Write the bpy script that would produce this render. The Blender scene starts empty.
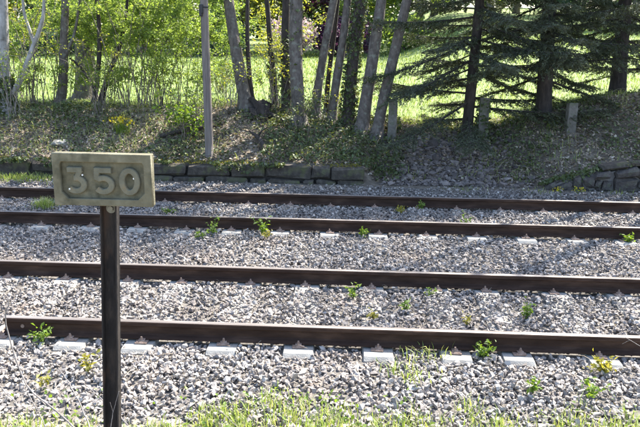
import bpy, bmesh, math, random
import numpy as np
from mathutils import Vector, Matrix, noise

random.seed(7)
rng = np.random.default_rng(11)
sc = bpy.context.scene
R = math.radians

# ------------------------------------------------------------------ camera, sky, sun, exposure
CAM = np.array([0.0, 0.0, 2.4276])
RT = np.array([0.99883948, 0.04592434, 0.01451394])
UP = np.array([-0.02542759, 0.24689068, 0.96870967])
FW = np.array([-0.04090399, 0.96795452, -0.24777191])
cd = bpy.data.cameras.new('camera')
cd.sensor_width = 36.0
cd.lens = 700 / 640 * 36.0
cd.clip_start = 0.05
cd.clip_end = 3000
cam = bpy.data.objects.new('camera', cd)
sc.collection.objects.link(cam)
cam.matrix_world = Matrix((
    (RT[0], UP[0], -FW[0], CAM[0]),
    (RT[1], UP[1], -FW[1], CAM[1]),
    (RT[2], UP[2], -FW[2], CAM[2]),
    (0, 0, 0, 1)))
sc.camera = cam

SUN_EL, SUN_AZ = R(52), R(40)          # azimuth from +Y towards +X: the sun stands behind the trees, to the right
world = bpy.data.worlds.new('World')
sc.world = world
world.use_nodes = True
wn = world.node_tree
bg = wn.nodes['Background']
sky = wn.nodes.new('ShaderNodeTexSky')
sky.sky_type = 'NISHITA'
sky.sun_disc = False
sky.sun_elevation = SUN_EL
sky.sun_rotation = SUN_AZ
sky.dust_density = 1.5
wn.links.new(sky.outputs[0], bg.inputs[0])
bg.inputs[1].default_value = 0.15
sl = bpy.data.lights.new('sun', 'SUN')
sl.energy = 5.0
sl.angle = R(0.5)
sl.color = (1.0, 0.94, 0.83)
sun = bpy.data.objects.new('sun', sl)
sc.collection.objects.link(sun)
sdir = Vector((math.sin(SUN_AZ) * math.cos(SUN_EL), math.cos(SUN_AZ) * math.cos(SUN_EL), math.sin(SUN_EL)))
sun.rotation_euler = sdir.to_track_quat('Z', 'Y').to_euler()
sun.location = sdir * 60
sc.view_settings.view_transform = 'Standard'
sc.view_settings.look = 'None'
sc.view_settings.exposure = 2.05
sc.view_settings.gamma = 1.0


def ray(px, py):
    return FW + RT * (px - 320) / 700 - UP * (py - 213.5) / 700


def at(px, py, Y):
    """photo pixel -> world point at distance Y across the tracks"""
    d = ray(px, py)
    return CAM + d * (Y / d[1])


def atz(px, py, z):
    d = ray(px, py)
    return CAM + d * ((z - CAM[2]) / d[2])


# ------------------------------------------------------------------ helpers
def link(o):
    sc.collection.objects.link(o)
    return o


def tag(o, label=None, cat=None, group=None, kind=None):
    if label: o['label'] = label
    if cat: o['category'] = cat
    if group: o['group'] = group
    if kind: o['kind'] = kind
    return o


def empty(name, loc=(0, 0, 0), rz=0.0, label=None, cat=None, group=None):
    o = bpy.data.objects.new(name, None)
    o.empty_display_size = 0.2
    o.location = Vector([float(c) for c in loc])
    o.rotation_euler = (0, 0, rz)
    return tag(link(o), label, cat, group)


class MB:
    """collects vertices and polygons (numpy) and links them as ONE mesh object"""

    def __init__(self):
        self.v, self.f, self.r, self.n = [], {}, [], 0

    def add(self, V, F, rnd=0.5):
        V = np.asarray(V, float).reshape(-1, 3)
        F = np.asarray(F, np.int64)
        self.f.setdefault(F.shape[1], []).append(F + self.n)
        self.v.append(V)
        self.r.append(np.broadcast_to(np.asarray(rnd, float), (len(V),)))
        self.n += len(V)

    def tube(self, path, radii, sides=8, cap=False, rnd=0.5, wob=0.0):
        P = np.asarray(path, float)
        n = len(P)
        rad = np.broadcast_to(np.asarray(radii, float), (n,))
        T = np.gradient(P, axis=0)
        T /= np.linalg.norm(T, axis=1)[:, None] + 1e-9
        ref = np.array([1.0, 0.13, 0.07]) if abs(T[0][0]) < 0.8 else np.array([0.05, 0.2, 1.0])
        A = np.cross(T, ref); A /= np.linalg.norm(A, axis=1)[:, None] + 1e-9
        B = np.cross(T, A)
        a = np.linspace(0, 2 * np.pi, sides, endpoint=False)
        w = np.ones((n, sides))
        if wob: w += rng.normal(0, wob, (n, sides))
        V = P[:, None] + (A[:, None] * np.cos(a)[None, :, None] + B[:, None] * np.sin(a)[None, :, None]) * (rad[:, None] * w)[..., None]
        i = np.arange(n - 1)[:, None] * sides
        j = np.arange(sides)[None]
        k = (j + 1) % sides
        F = np.stack([i + j, i + k, i + k + sides, i + j + sides], -1).reshape(-1, 4)
        b = self.n
        self.add(V, F, rnd)
        if cap:
            for e in (0, n - 1):
                c = b + e * sides
                self.v.append(P[e][None]); self.r.append(np.array([float(rnd)])); ci = self.n; self.n += 1
                tri = [[ci, c + q, c + (q + 1) % sides] for q in range(sides)]
                self.f.setdefault(3, []).append(np.array(tri))

    def quads(self, C, U, W, L, rnd):
        """leaf: kite along U (length), W (width vector), normal bend L"""
        n = len(C)
        V = np.stack([C - U * 0.5, C + W * 0.5 + U * 0.05 + L, C + U * 0.5, C - W * 0.5 + U * 0.05 + L], 1)
        F = np.arange(n * 4).reshape(n, 4)
        self.add(V.reshape(-1, 3), F, np.repeat(rnd, 4))

    def build(self, name, mat, parent=None, smooth=False):
        me = bpy.data.meshes.new(name)
        V = np.concatenate(self.v)
        me.vertices.add(len(V))
        me.vertices.foreach_set('co', V.astype(np.float32).ravel())
        loops, starts, off = [], [], 0
        for k, fs in self.f.items():
            F = np.concatenate(fs)
            loops.append(F.ravel())
            starts.append(off + np.arange(len(F)) * k)
            off += F.size
        L = np.concatenate(loops).astype(np.int32)
        S = np.concatenate(starts).astype(np.int32)
        me.loops.add(len(L))
        me.loops.foreach_set('vertex_index', L)
        me.polygons.add(len(S))
        me.polygons.foreach_set('loop_start', S)
        me.update(calc_edges=True)
        me.polygons.foreach_set('use_smooth', np.full(len(S), smooth))
        at_ = me.attributes.new('rnd', 'FLOAT', 'POINT')
        at_.data.foreach_set('value', np.concatenate(self.r).astype(np.float32))
        for m in (mat if isinstance(mat, (list, tuple)) else [mat]):
            me.materials.append(m)
        o = link(bpy.data.objects.new(name, me))
        if parent: o.parent = parent
        return o


def from_bm(name, bm, mat, parent=None, smooth=False):
    me = bpy.data.meshes.new(name)
    bmesh.ops.recalc_face_normals(bm, faces=bm.faces[:])
    bm.to_mesh(me); bm.free()
    me.materials.append(mat)
    if smooth:
        me.polygons.foreach_set('use_smooth', np.full(len(me.polygons), True))
    o = link(bpy.data.objects.new(name, me))
    if parent: o.parent = parent
    return o


def box_bm(sx, sy, sz, bev=0.0, seg=1, c=(0, 0, 0)):
    bm = bmesh.new()
    bmesh.ops.create_cube(bm, size=1.0)
    bmesh.ops.scale(bm, vec=(sx, sy, sz), verts=bm.verts)
    if bev:
        bmesh.ops.bevel(bm, geom=bm.edges[:], offset=bev, segments=seg, affect='EDGES', profile=0.6)
    bmesh.ops.translate(bm, vec=Vector([float(q) for q in c]), verts=bm.verts)
    return bm


def cyl_bm(r, h, seg=12, axis='Z', c=(0, 0, 0), r2=None, bev=0.0):
    bm = bmesh.new()
    bmesh.ops.create_cone(bm, cap_ends=True, segments=seg, radius1=r, radius2=r if r2 is None else r2, depth=h)
    if axis == 'Y': bmesh.ops.rotate(bm, matrix=Matrix.Rotation(R(90), 3, 'X'), verts=bm.verts)
    if axis == 'X': bmesh.ops.rotate(bm, matrix=Matrix.Rotation(R(90), 3, 'Y'), verts=bm.verts)
    bmesh.ops.translate(bm, vec=Vector([float(q) for q in c]), verts=bm.verts)
    return bm


def join_bm(*bms):
    out = bmesh.new()
    me = bpy.data.meshes.new('tmp')
    for b in bms:
        b.to_mesh(me); out.from_mesh(me); b.free()
    bpy.data.meshes.remove(me)
    return out


def copy_tree(o, parent=None):
    c = o.copy()
    link(c)
    if parent: c.parent = parent
    for ch in list(o.children): copy_tree(ch, c)
    return c


# ------------------------------------------------------------------ materials
def mat(name, cols, scale=6.0, detail=6.0, rough=0.85, bump=0.0, bscale=None, use_rnd=0.0, transl=0.0, tcol=None,
        stretch=(1, 1, 1), metal=0.0, spots=None, spec=0.4, hue_obj=0.0, mottles=1.0):
    """noise-ramped principled material; 'rnd' attribute shifts the ramp per piece"""
    m = bpy.data.materials.new(name)
    m.use_nodes = True
    nt = m.node_tree
    N, Lk = nt.nodes, nt.links
    p = N['Principled BSDF']
    out = N['Material Output']
    tc = N.new('ShaderNodeTexCoord')
    mp = N.new('ShaderNodeMapping')
    mp.inputs['Scale'].default_value = stretch
    Lk.new(tc.outputs['Object'], mp.inputs[0])
    nz = N.new('ShaderNodeTexNoise')
    nz.inputs['Scale'].default_value = scale
    nz.inputs['Detail'].default_value = detail
    nz.inputs['Roughness'].default_value = 0.62
    Lk.new(mp.outputs[0], nz.inputs['Vector'])
    fac = nz.outputs['Fac']
    st = N.new('ShaderNodeMapRange')           # stretch noise to the whole ramp
    st.inputs['From Min'].default_value = 0.5 - 0.24 / mottles
    st.inputs['From Max'].default_value = 0.5 + 0.24 / mottles
    Lk.new(fac, st.inputs['Value'])
    fac = st.outputs[0]
    if use_rnd:
        a = N.new('ShaderNodeAttribute'); a.attribute_name = 'rnd'
        mx = N.new('ShaderNodeMix')
        mx.inputs[0].default_value = use_rnd
        Lk.new(fac, mx.inputs[2]); Lk.new(a.outputs['Fac'], mx.inputs[3])
        fac = mx.outputs[0]
    rp = N.new('ShaderNodeValToRGB')
    el = rp.color_ramp.elements
    while len(el) < len(cols): el.new(0.5)
    for i, c in enumerate(cols):
        el[i].position = i / max(1, len(cols) - 1)
        el[i].color = (*c, 1)
    Lk.new(fac, rp.inputs[0])
    col = rp.outputs[0]
    if spots:
        (sc_col, s_scale, lo, hi) = spots
        n2 = N.new('ShaderNodeTexNoise'); n2.inputs['Scale'].default_value = s_scale; n2.inputs['Detail'].default_value = 5
        Lk.new(tc.outputs['Object'], n2.inputs['Vector'])
        r2 = N.new('ShaderNodeMapRange'); r2.inputs['From Min'].default_value = lo; r2.inputs['From Max'].default_value = hi
        Lk.new(n2.outputs['Fac'], r2.inputs['Value'])
        m2 = N.new('ShaderNodeMix'); m2.data_type = 'RGBA'
        Lk.new(r2.outputs[0], m2.inputs[0]); Lk.new(col, m2.inputs[6]); m2.inputs[7].default_value = (*sc_col, 1)
        col = m2.outputs[2]
    Lk.new(col, p.inputs['Base Color'])
    p.inputs['Roughness'].default_value = rough
    p.inputs['Metallic'].default_value = metal
    p.inputs['Specular IOR Level'].default_value = spec
    if bump:
        n3 = N.new('ShaderNodeTexNoise'); n3.inputs['Scale'].default_value = bscale or scale * 4
        n3.inputs['Detail'].default_value = 6
        Lk.new(mp.outputs[0], n3.inputs['Vector'])
        b = N.new('ShaderNodeBump'); b.inputs['Strength'].default_value = bump; b.inputs['Distance'].default_value = 0.02
        Lk.new(n3.outputs['Fac'], b.inputs['Height']); Lk.new(b.outputs[0], p.inputs['Normal'])
    if transl:
        t = N.new('ShaderNodeBsdfTranslucent')
        hs = N.new('ShaderNodeMix'); hs.data_type = 'RGBA'; hs.blend_type = 'MULTIPLY'
        hs.inputs[0].default_value = 1.0
        Lk.new(col, hs.inputs[6]); hs.inputs[7].default_value = (*(tcol or (1.4, 1.3, 0.6)), 1)
        Lk.new(hs.outputs[2], t.inputs[0])
        ms = N.new('ShaderNodeMixShader'); ms.inputs[0].default_value = transl
        Lk.new(p.outputs[0], ms.inputs[1]); Lk.new(t.outputs[0], ms.inputs[2]); Lk.new(ms.outputs[0], out.inputs[0])
    return m


M = {}
M['stone'] = mat('ballast_stone', [(.07, .061, .056), (.125, .110, .101), (.195, .173, .158), (.285, .257, .232), (.44, .405, .365)], scale=9, rough=.8, bump=.35, bscale=60, use_rnd=.75, spots=((.19, .145, .115), 1.4, .52, .85))
M['stone_bed'] = mat('ballast_bed', [(.045, .04, .036), (.10, .09, .08), (.18, .165, .145)], scale=25, rough=.95, bump=.6, bscale=50)
M['verge'] = mat('verge_soil', [(.08, .07, .055), (.17, .15, .12), (.28, .25, .205)], scale=9, rough=.95, bump=.5)
M['bank'] = mat('bank_soil', [(.045, .036, .028), (.10, .082, .062), (.19, .16, .125)], scale=5, rough=.95, bump=.6)
M['lawn'] = mat('lawn_grass', [(.10, .15, .042), (.145, .20, .06), (.205, .25, .088)], scale=1.6, detail=10, rough=.9, bump=.5, bscale=30)
M['blade_lawn'] = mat('lawn_blade', [(.115, .165, .045), (.16, .215, .065), (.225, .27, .10)], use_rnd=.8, rough=.6, transl=.5, tcol=(1.35, 1.3, .85))
M['blade'] = mat('verge_blade', [(.15, .21, .045), (.21, .28, .07), (.29, .33, .11), (.40, .37, .2)], use_rnd=.8, rough=.6, transl=.45, tcol=(1.3, 1.3, .7))
M['rust'] = mat('rail_rust', [(.022, .0132, .010), (.042, .0255, .019), (.088, .053, .037)], scale=9, rough=.7, bump=.15, bscale=90, stretch=(.25, 1, 1), spec=.06)
M['polish'] = mat('rail_top_steel', [(.075, .06, .052), (.14, .122, .112), (.23, .215, .21)], scale=14, rough=.6, metal=.4, stretch=(.06, 1, 1))
M['clip'] = mat('clip_rust', [(.11, .072, .053), (.20, .137, .105), (.30, .225, .185)], scale=30, rough=.75, bump=.3)
M['concrete'] = mat('sleeper_concrete', [(.16, .153, .14), (.24, .232, .212), (.33, .32, .29)], scale=12, rough=.9, bump=.25, bscale=80, spots=((.17, .135, .105), 5, .5, .72))
M['plate'] = mat('sign_plate_stone', [(.078, .068, .04), (.125, .112, .07), (.19, .172, .115)], scale=11, rough=.85, bump=.25, bscale=120, spots=((.05, .047, .026), 14, .50, .70))
M['numeral'] = mat('numeral_stone', [(.07, .066, .043), (.118, .111, .076), (.17, .158, .11)], scale=14, rough=.85, bump=.25, bscale=120, spots=((.16, .11, .05), 11, .56, .74))
M['pin'] = mat('white_pin', [(.6, .6, .58), (.75, .75, .72)], scale=40, rough=.5)
M['post'] = mat('post_steel', [(.010, .009, .009), (.022, .019, .018), (.05, .04, .033)], scale=22, rough=.85, bump=.4, bscale=120, stretch=(1, 1, .6), spec=.2, spots=((.075, .045, .03), 9, .58, .75))
M['bolt'] = mat('bolt_galvanised', [(.12, .112, .085), (.21, .197, .152)], scale=60, rough=.65)
M['pole'] = mat('pole_wood', [(.075, .062, .055), (.14, .118, .105), (.2, .175, .155)], scale=10, rough=.9, bump=.5, stretch=(3, 3, .2))
M['wallstone'] = mat('wall_stone', [(.022, .018, .015), (.05, .042, .034), (.10, .085, .068)], scale=9, rough=.92, bump=.6, bscale=35, spots=((.07, .075, .03), 5, .55, .72))
M['wallstone2'] = mat('abutment_stone', [(.03, .025, .023), (.062, .053, .048), (.115, .10, .09)], scale=9, rough=.95, bump=1.0, bscale=35, spots=((.06, .07, .04), 5, .58, .75))
M['mortar'] = mat('wall_mortar', [(.11, .10, .095), (.19, .175, .165)], scale=14, rough=.95, bump=.4)
M['joint'] = mat('wall_joint', [(.015, .013, .011), (.035, .03, .026)], scale=14, rough=.95, bump=.4)
M['moss'] = mat('moss', [(.07, .075, .012), (.14, .13, .02), (.22, .19, .035)], scale=25, rough=.95, bump=.5, use_rnd=.5, transl=.3)
M['bark'] = mat('bark_grey', [(.04, .033, .028), (.095, .080, .070), (.165, .145, .128)], scale=9, rough=.95, bump=1.0, bscale=22, stretch=(1.5, 1.5, .8), spots=((.15, .15, .125), 12, .56, .68))
M['bark_dark'] = mat('bark_dark', [(.016, .013, .012), (.04, .032, .028), (.075, .06, .052)], scale=9, rough=.95, bump=.8, stretch=(2, 2, .6))
M['bark_pale'] = mat('bark_pale', [(.13, .122, .11), (.25, .235, .22), (.38, .36, .34)], scale=6, rough=.85, bump=.4, stretch=(1.5, 1.5, .8), spots=((.08, .07, .06), 6, .58, .7))
M['twig'] = mat('twig_grey', [(.07, .058, .046), (.14, .12, .10), (.22, .195, .17)], scale=9, rough=.9)
M['twig_pale'] = mat('twig_pale', [(.10, .088, .08), (.17, .15, .14), (.25, .23, .215)], scale=20, rough=.85, bump=.3)
M['straw'] = mat('dry_straw', [(.14, .11, .075), (.24, .20, .15), (.36, .31, .25)], use_rnd=.7, rough=.85, transl=.2, tcol=(1.1, 1, .8))
M['leaf'] = mat('leaf_spring', [(.085, .135, .03), (.135, .195, .045), (.185, .25, .062), (.25, .30, .085)], use_rnd=.75, scale=.8, rough=.5, transl=.62, tcol=(1.45, 1.4, .8))
M['leaf_yellow'] = mat('leaf_yellow', [(.12, .155, .035), (.19, .22, .05), (.27, .28, .075)], use_rnd=.75, scale=1, rough=.5, transl=.55, tcol=(1.6, 1.4, .5))
M['leaf_blue'] = mat('leaf_blue_green', [(.03, .055, .03), (.06, .095, .055), (.10, .14, .085)], use_rnd=.75, scale=.8, rough=.6, transl=.4, tcol=(1.2, 1.3, .9))
M['leaf_purple'] = mat('leaf_purple', [(.03, .012, .03), (.06, .022, .05), (.10, .04, .075)], use_rnd=.75, scale=.8, rough=.6, transl=.4, tcol=(1.4, 1.0, 1.2))
M['leaf_pink'] = mat('blossom_pale', [(.35, .24, .24), (.5, .38, .36), (.6, .5, .46)], use_rnd=.75, scale=.8, rough=.6, transl=.4, tcol=(1, 1, 1))
M['ivy'] = mat('ivy_leaf', [(.04, .06, .02), (.08, .105, .04), (.13, .155, .07)], use_rnd=.8, rough=.52, transl=.25, spec=.35)
M['litter'] = mat('leaf_litter', [(.10, .075, .055), (.20, .155, .115), (.33, .27, .21), (.48, .42, .345)], use_rnd=.85, rough=.8, transl=.12)
M['rubble'] = mat('rubble_stone', [(.04, .033, .031), (.085, .07, .064), (.15, .125, .115), (.27, .235, .215)], use_rnd=.75, scale=12, rough=.85, bump=.3)
M['needle'] = mat('spruce_needle', [(.028, .038, .018), (.048, .060, .030), (.078, .090, .050), (.13, .13, .09)], use_rnd=.8, scale=2, rough=.6, transl=.22, tcol=(1.2, 1.3, .6))
M['herb'] = mat('herb_leaf', [(.09, .11, .04), (.15, .17, .07), (.22, .225, .11)], use_rnd=.8, rough=.55, transl=.4, tcol=(1.3, 1.25, .7))
M['weed'] = mat('weed_leaf', [(.07, .12, .02), (.12, .2, .03), (.19, .26, .045)], use_rnd=.8, rough=.5, transl=.5, tcol=(1.5, 1.4, .5))
M['weed_yellow'] = mat('weed_leaf_yellow', [(.16, .17, .03), (.25, .24, .045), (.33, .30, .07)], use_rnd=.8, rough=.5, transl=.5, tcol=(1.3, 1.2, .5))
M['petal'] = mat('petal_yellow', [(.55, .42, .02), (.7, .58, .04)], use_rnd=.8, rough=.5, transl=.4, tcol=(1, 1, .6))
M['pale_rock'] = mat('pale_rock', [(.14, .135, .12), (.26, .25, .225)], scale=8, rough=.9, bump=.4)
M['markerpost'] = mat('marker_post_stone', [(.06, .055, .048), (.11, .102, .09), (.17, .16, .142)], scale=10, rough=.92, bump=.4, spots=((.07, .08, .045), 7, .52, .7))
M['socket'] = mat('socket_dark', [(.01, .01, .011), (.025, .025, .027)], scale=20, rough=.5)


# ------------------------------------------------------------------ terrain
def sstep(a, b, x):
    t = np.clip((np.asarray(x, float) - a) / (b - a), 0, 1)
    return t * t * (3 - 2 * t)


CREST_X = [-14, -7, -4, -2.2, -1.2, 0, 1.2, 2.2, 3.0, 3.8, 5.2, 7, 14]
CREST_Z = [.95, .86, .86, .98, .80, .66, .64, .52, .62, .92, 1.30, 1.5, 1.7]


def crest(X): return np.interp(X, CREST_X, CREST_Z)


def wall_l_top(X): return 0.22


def fbm(X, Y, s, seed=0.0):
    # cheap vectorised bumps
    return (np.sin(X * 1.9 * s + 1.3 + seed) * np.sin(Y * 2.3 * s + .4 + seed * 2) + .5 * np.sin(X * 4.3 * s + Y * 1.7 * s + seed)
            + .35 * np.sin(X * 7.1 * s - Y * 6.3 * s + 2 * seed) + .25 * np.sin(X * 13.7 * s + Y * 11.9 * s + seed)) / 2.1


ABX = [3.25, 3.55, 3.75, 4.15, 4.5, 4.75, 5.2, 6.2, 9.0]
ABZ = [-.12, .02, .10, .19, .26, .31, .33, .34, .34]          # top line of the rough masonry on the right


def gz(X, Y):
    X = np.asarray(X, float); Y = np.asarray(Y, float)
    z = np.full(np.broadcast(X, Y).shape, -.205)
    # shoulder and verge towards the camera
    z = z - .05 * (1 - sstep(4.4, 5.15, Y))
    z = z + .095 * sstep(10.95, 11.7, Y)
    z = z + .95 * np.clip((4.25 - Y) / 4.2, 0, 1.1) + .04 * fbm(X, Y, 1.3) * (1 - sstep(4.0, 4.9, Y))
    # foot of the bank
    left = 1 - sstep(.05, .55, X)           # behind the low wall
    right = sstep(3.2, 3.7, X)
    z0 = left * .20 + right * np.interp(X, ABX, ABZ) + (1 - left - right) * (-.10)
    step = np.where(left + right > .5, sstep(12.12, 12.22, Y), 0)
    zb = -.11 + (z0 + .11) * np.where(left + right > .5, step, sstep(11.6, 12.4, Y))
    t = np.clip((Y - 12.2) / 1.9, 0, 1)
    prof = t * .65 + .35 * t * t * (3 - 2 * t)
    c = crest(X)
    zbank = zb + (c - np.maximum(z0, -.22)) * prof * (Y > 12.2) + .07 * fbm(X, Y, 1.0, .7) * sstep(12.3, 13, Y) * (1 - sstep(14.5, 16, Y))
    zbank = np.where((left + right > .5), zbank, zbank + .22 * np.exp(-((X - 1.55) / .6) ** 2 - ((Y - 13.1) / .45) ** 2))
    lawn = .72 + (Y - 14) * (.026 + .062 * sstep(.5, 7, X)) + .10 * sstep(2, 6, X)
    lawn = np.where(Y > 60, .72 + 46 * (.026 + .062 * sstep(.5, 7, X)) + .10 * sstep(2, 6, X) + (Y - 60) * .01, lawn)
    u = sstep(14.2, 17.5, Y)
    zl = c * (1 - u) + lawn * u + .05 * fbm(X, Y, .25, .2) * sstep(16, 20, Y)
    return np.where(Y < 11.8, z, np.where(Y < 14.1, zbank, zl))


def gp(x, y, dz=0.0): return np.array([x, y, float(gz(x, y)) + dz])


def sheet(name, xs, ys, m):
    X, Y = np.meshgrid(xs, ys)
    Z = gz(X, Y)
    V = np.stack([X, Y, Z], -1).reshape(-1, 3)
    nx, ny = len(xs), len(ys)
    i = np.arange(ny - 1)[:, None] * nx + np.arange(nx - 1)[None]
    F = np.stack([i, i + 1, i + nx + 1, i + nx], -1).reshape(-1, 4)
    mb = MB(); mb.add(V, F)
    return tag(mb.build(name, m, smooth=True), kind='structure')


def graded(a, fine0, fine1, b, df, n):
    return np.concatenate([a + (fine0 - a) * (1 - np.linspace(1, 0, n, endpoint=False) ** 2.2) if a < fine0 else [],
                           np.arange(fine0, fine1, df),
                           fine1 + (b - fine1) * np.linspace(0, 1, n) ** 2.2])


XS = graded(-400, -12, 12, 400, .14, 26)
tag(sheet('verge', XS, np.concatenate([np.linspace(-12, 1, 8)[:-1], np.arange(1, 4.41, .14), [4.45]]), M['verge']))
sheet('trackbed', XS, np.concatenate([np.arange(4.45, 11.8, .2), [11.8]]), M['stone_bed'])
sheet('bank', XS, np.concatenate([np.arange(11.8, 14.6, .06), [14.6]]), M['bank'])
sheet('lawn', XS, np.concatenate([np.arange(14.6, 24, .25), 24 + (700 - 24) * np.linspace(0, 1, 50) ** 2.4]), M['lawn'])

# ------------------------------------------------------------------ rails
Y1 = 5.6148 - .0335
GAUGE = 1.505
TR2 = 3.5977
RAILY = [Y1, Y1 + GAUGE, Y1 + TR2, Y1 + TR2 + GAUGE]
HALF = [(.0625, -.149), (.0625, -.140), (.020, -.124), (.008, -.112), (.007, -.055), (.012, -.046), (.0335, -.038), (.0335, -.010), (.028, -.003)]


def make_rail(Y, x0, x1, label):
    e = empty('rail', (0, Y, 0), 0, label, 'rail', 'rails of the two tracks')
    prof = [(-a, b) for a, b in HALF] + [(a, b) for a, b in reversed(HALF)]
    xs = np.linspace(x0, x1, 40)
    n = len(prof)
    V = np.array([[x, p[0], p[1] ] for x in xs for p in prof])
    k = len(xs)
    F = [[i * n + j, i * n + (j + 1) % n, (i + 1) * n + (j + 1) % n, (i + 1) * n + j] for i in range(k - 1) for j in range(n) if j != len(HALF) - 1]
    mb = MB(); mb.add(V, F)
    F2 = [list(range(n)), [(k - 1) * n + j for j in range(n)]]
    mb.add(np.zeros((0, 3)), np.array(F2) - mb.n) if False else mb.f.setdefault(n, []).append(np.array(F2))
    mb.build('rail_profile', M['rust'], e)
    # polished running surface: the crown of the head
    tp = [(-.028, -.003), (-.020, -.0008), (0, 0), (.020, -.0008), (.028, -.003)]
    V = np.array([[x, p[0], p[1]] for x in xs for p in tp])
    q = len(tp)
    F = [[i * q + j, i * q + j + 1, (i + 1) * q + j + 1, (i + 1) * q + j] for i in range(k - 1) for j in range(q - 1)]
    mb = MB(); mb.add(V, F); mb.build('running_surface', M['polish'], e, smooth=True)
    return e


xe = at(5.5, 325, Y1)[0]
rails = [make_rail(RAILY[0], xe, 16, 'nearest rusty rail, cut end at the left behind the grey twig'),
         make_rail(RAILY[1], -16, 16, 'second rail from the camera, far rail of the near track'),
         make_rail(RAILY[2], -18, 18, 'third rail from the camera, near rail of the far track'),
         make_rail(RAILY[3], -18, 18, 'farthest rusty rail, the one closest to the stone walls')]
for px, py in ((22.5, 326),):
    p = at(px, py, Y1 - .0085)
    o = from_bm('bolt_hole', cyl_bm(.017, .004, 14, 'Y', (0, 0, 0)), M['clip'], rails[0])
    o.location = (p[0], -.0085, p[2])

# ------------------------------------------------------------------ sleepers
def sleeper_bm(half):
    """concrete sleeper, trapezoid section, ends sloping down, dipped in the middle"""
    bm = bmesh.new()
    ys = [-half, -half + .03, -.50, -.35, .35, .50, half - .03, half]
    tops = [-.03, 0, 0, -.03, -.03, 0, 0, -.03]
    rings = []
    for y, t in zip(ys, tops):
        wt, wb = .122, .15
        rings.append([bm.verts.new((-wb, y, -.2)), bm.verts.new((wb, y, -.2)), bm.verts.new((wt + .012, y, t - .03)), bm.verts.new((wt, y, t)), bm.verts.new((-wt, y, t)), bm.verts.new((-wt - .012, y, t - .03))])
    for a, b in zip(rings, rings[1:]):
        for j in range(6):
            bm.faces.new((a[j], a[(j + 1) % 6], b[(j + 1) % 6], b[j]))
    bm.faces.new(rings[0][::-1]); bm.faces.new(rings[-1])
    return bm


def make_sleeper(half):
    e = empty('concrete_sleeper')
    from_bm('sleeper_body', sleeper_bm(half), M['concrete'], e)
    for s in (-1, 1):
        bp = from_bm('base_plate', box_bm(.105, .235, .012, .003), M['clip'], e)
        bp.location = (0, s * GAUGE / 2, .008)
        for t in (-1, 1):
            arm = box_bm(.055, .05, .010, .003, c=(0, t * .072, .016))
            ear = box_bm(.085, .022, .008, .002, c=(0, t * .098, .008))
            nut = cyl_bm(.013, .016, 6, 'Z', (0, t * .080, .028))
            stem = cyl_bm(.008, .014, 8, 'Z', (0, t * .080, .042))
            c = from_bm('rail_clip', join_bm(arm, ear, nut, stem), M['clip'], bp)
    return e


SX1 = [-4.3, -3.65, -3.0, -2.35, -1.77, -1.05, -.41, .27, .94, 1.46, 2.17, 2.86, 3.5, 4.15]
SX2 = [-7.5 + .655 * k for k in range(21)]
SX2 = [x + .035 for x in SX2]
HALF1 = Y1 + GAUGE / 2 - 5.345
proto1 = make_sleeper(HALF1)
SLEEP = []
ORD = ['first', 'second', 'third', 'fourth', 'fifth', 'sixth', 'seventh', 'eighth', 'ninth', 'tenth', 'eleventh', 'twelfth', 'thirteenth', 'fourteenth', 'fifteenth', 'sixteenth', 'seventeenth', 'eighteenth', 'nineteenth', 'twentieth']
for ti, (xs, yc, half) in enumerate(((SX1, Y1 + GAUGE / 2, HALF1), (SX2, Y1 + TR2 + GAUGE / 2, HALF1 + .05))):
    for i, x in enumerate(xs):
        o = proto1 if (ti == 0 and i == 0) else copy_tree(proto1)
        o.location = (x, yc + random.uniform(-.02, .02), -.166 - (0 if ti == 0 else random.choice([0, .0, .012])))
        o.rotation_euler = (0, 0, random.uniform(-.015, .015))
        SLEEP.append((x, yc, half))
        if o is not proto1:
            for ch in o.children:
                if ch.name.startswith('base_plate'):
                    ch.rotation_euler = (0, 0, random.uniform(-.09, .09)); ch.location.x += random.uniform(-.02, .02)
                    for c2 in ch.children: c2.rotation_euler = (0, 0, random.uniform(-.12, .12)); c2.location.x += random.uniform(-.008, .008)
        o['category'] = 'sleeper'
        o['group'] = 'sleepers of the near track' if ti == 0 else 'sleepers of the far track'
        ref = -2.02 if ti == 0 else -3.38            # where the sign post crosses this track in the view
        left = [q for q in xs if q < ref]
        k = len(left) - 1 - i if x < ref else i - len(left)
        o['label'] = '%s sleeper of the %s track, %s from the sign post towards the %s' % (
            'whitish concrete' if ti == 0 else 'grey half buried', 'near' if ti == 0 else 'far', ORD[k], 'left' if x < ref else 'right')

# ------------------------------------------------------------------ ballast
def stone_variants(n, lo, hi, flat):
    out = []
    for k in range(n):
        bm = bmesh.new()
        for q in range(random.randint(lo, hi)):
            v = Vector((random.gauss(0, 1), random.gauss(0, 1), random.gauss(0, 1))).normalized()
            v = Vector((v.x * 1.0, v.y * random.uniform(.68, .8), v.z * flat)) * random.uniform(.86, 1.08)
            bm.verts.new(v)
        r = bmesh.ops.convex_hull(bm, input=bm.verts[:])
        junk = [g for g in r.get('geom_interior', []) if isinstance(g, bmesh.types.BMVert)]
        bmesh.ops.delete(bm, geom=junk, context='VERTS')
        bmesh.ops.recalc_face_normals(bm, faces=bm.faces[:])
        bmesh.ops.triangulate(bm, faces=bm.faces[:])
        bm.verts.ensure_lookup_table(); bm.verts.index_update()
        out.append((np.array([v.co[:] for v in bm.verts]), np.array([[v.index for v in f.verts] for f in bm.faces])))
        bm.free()
    return out


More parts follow.
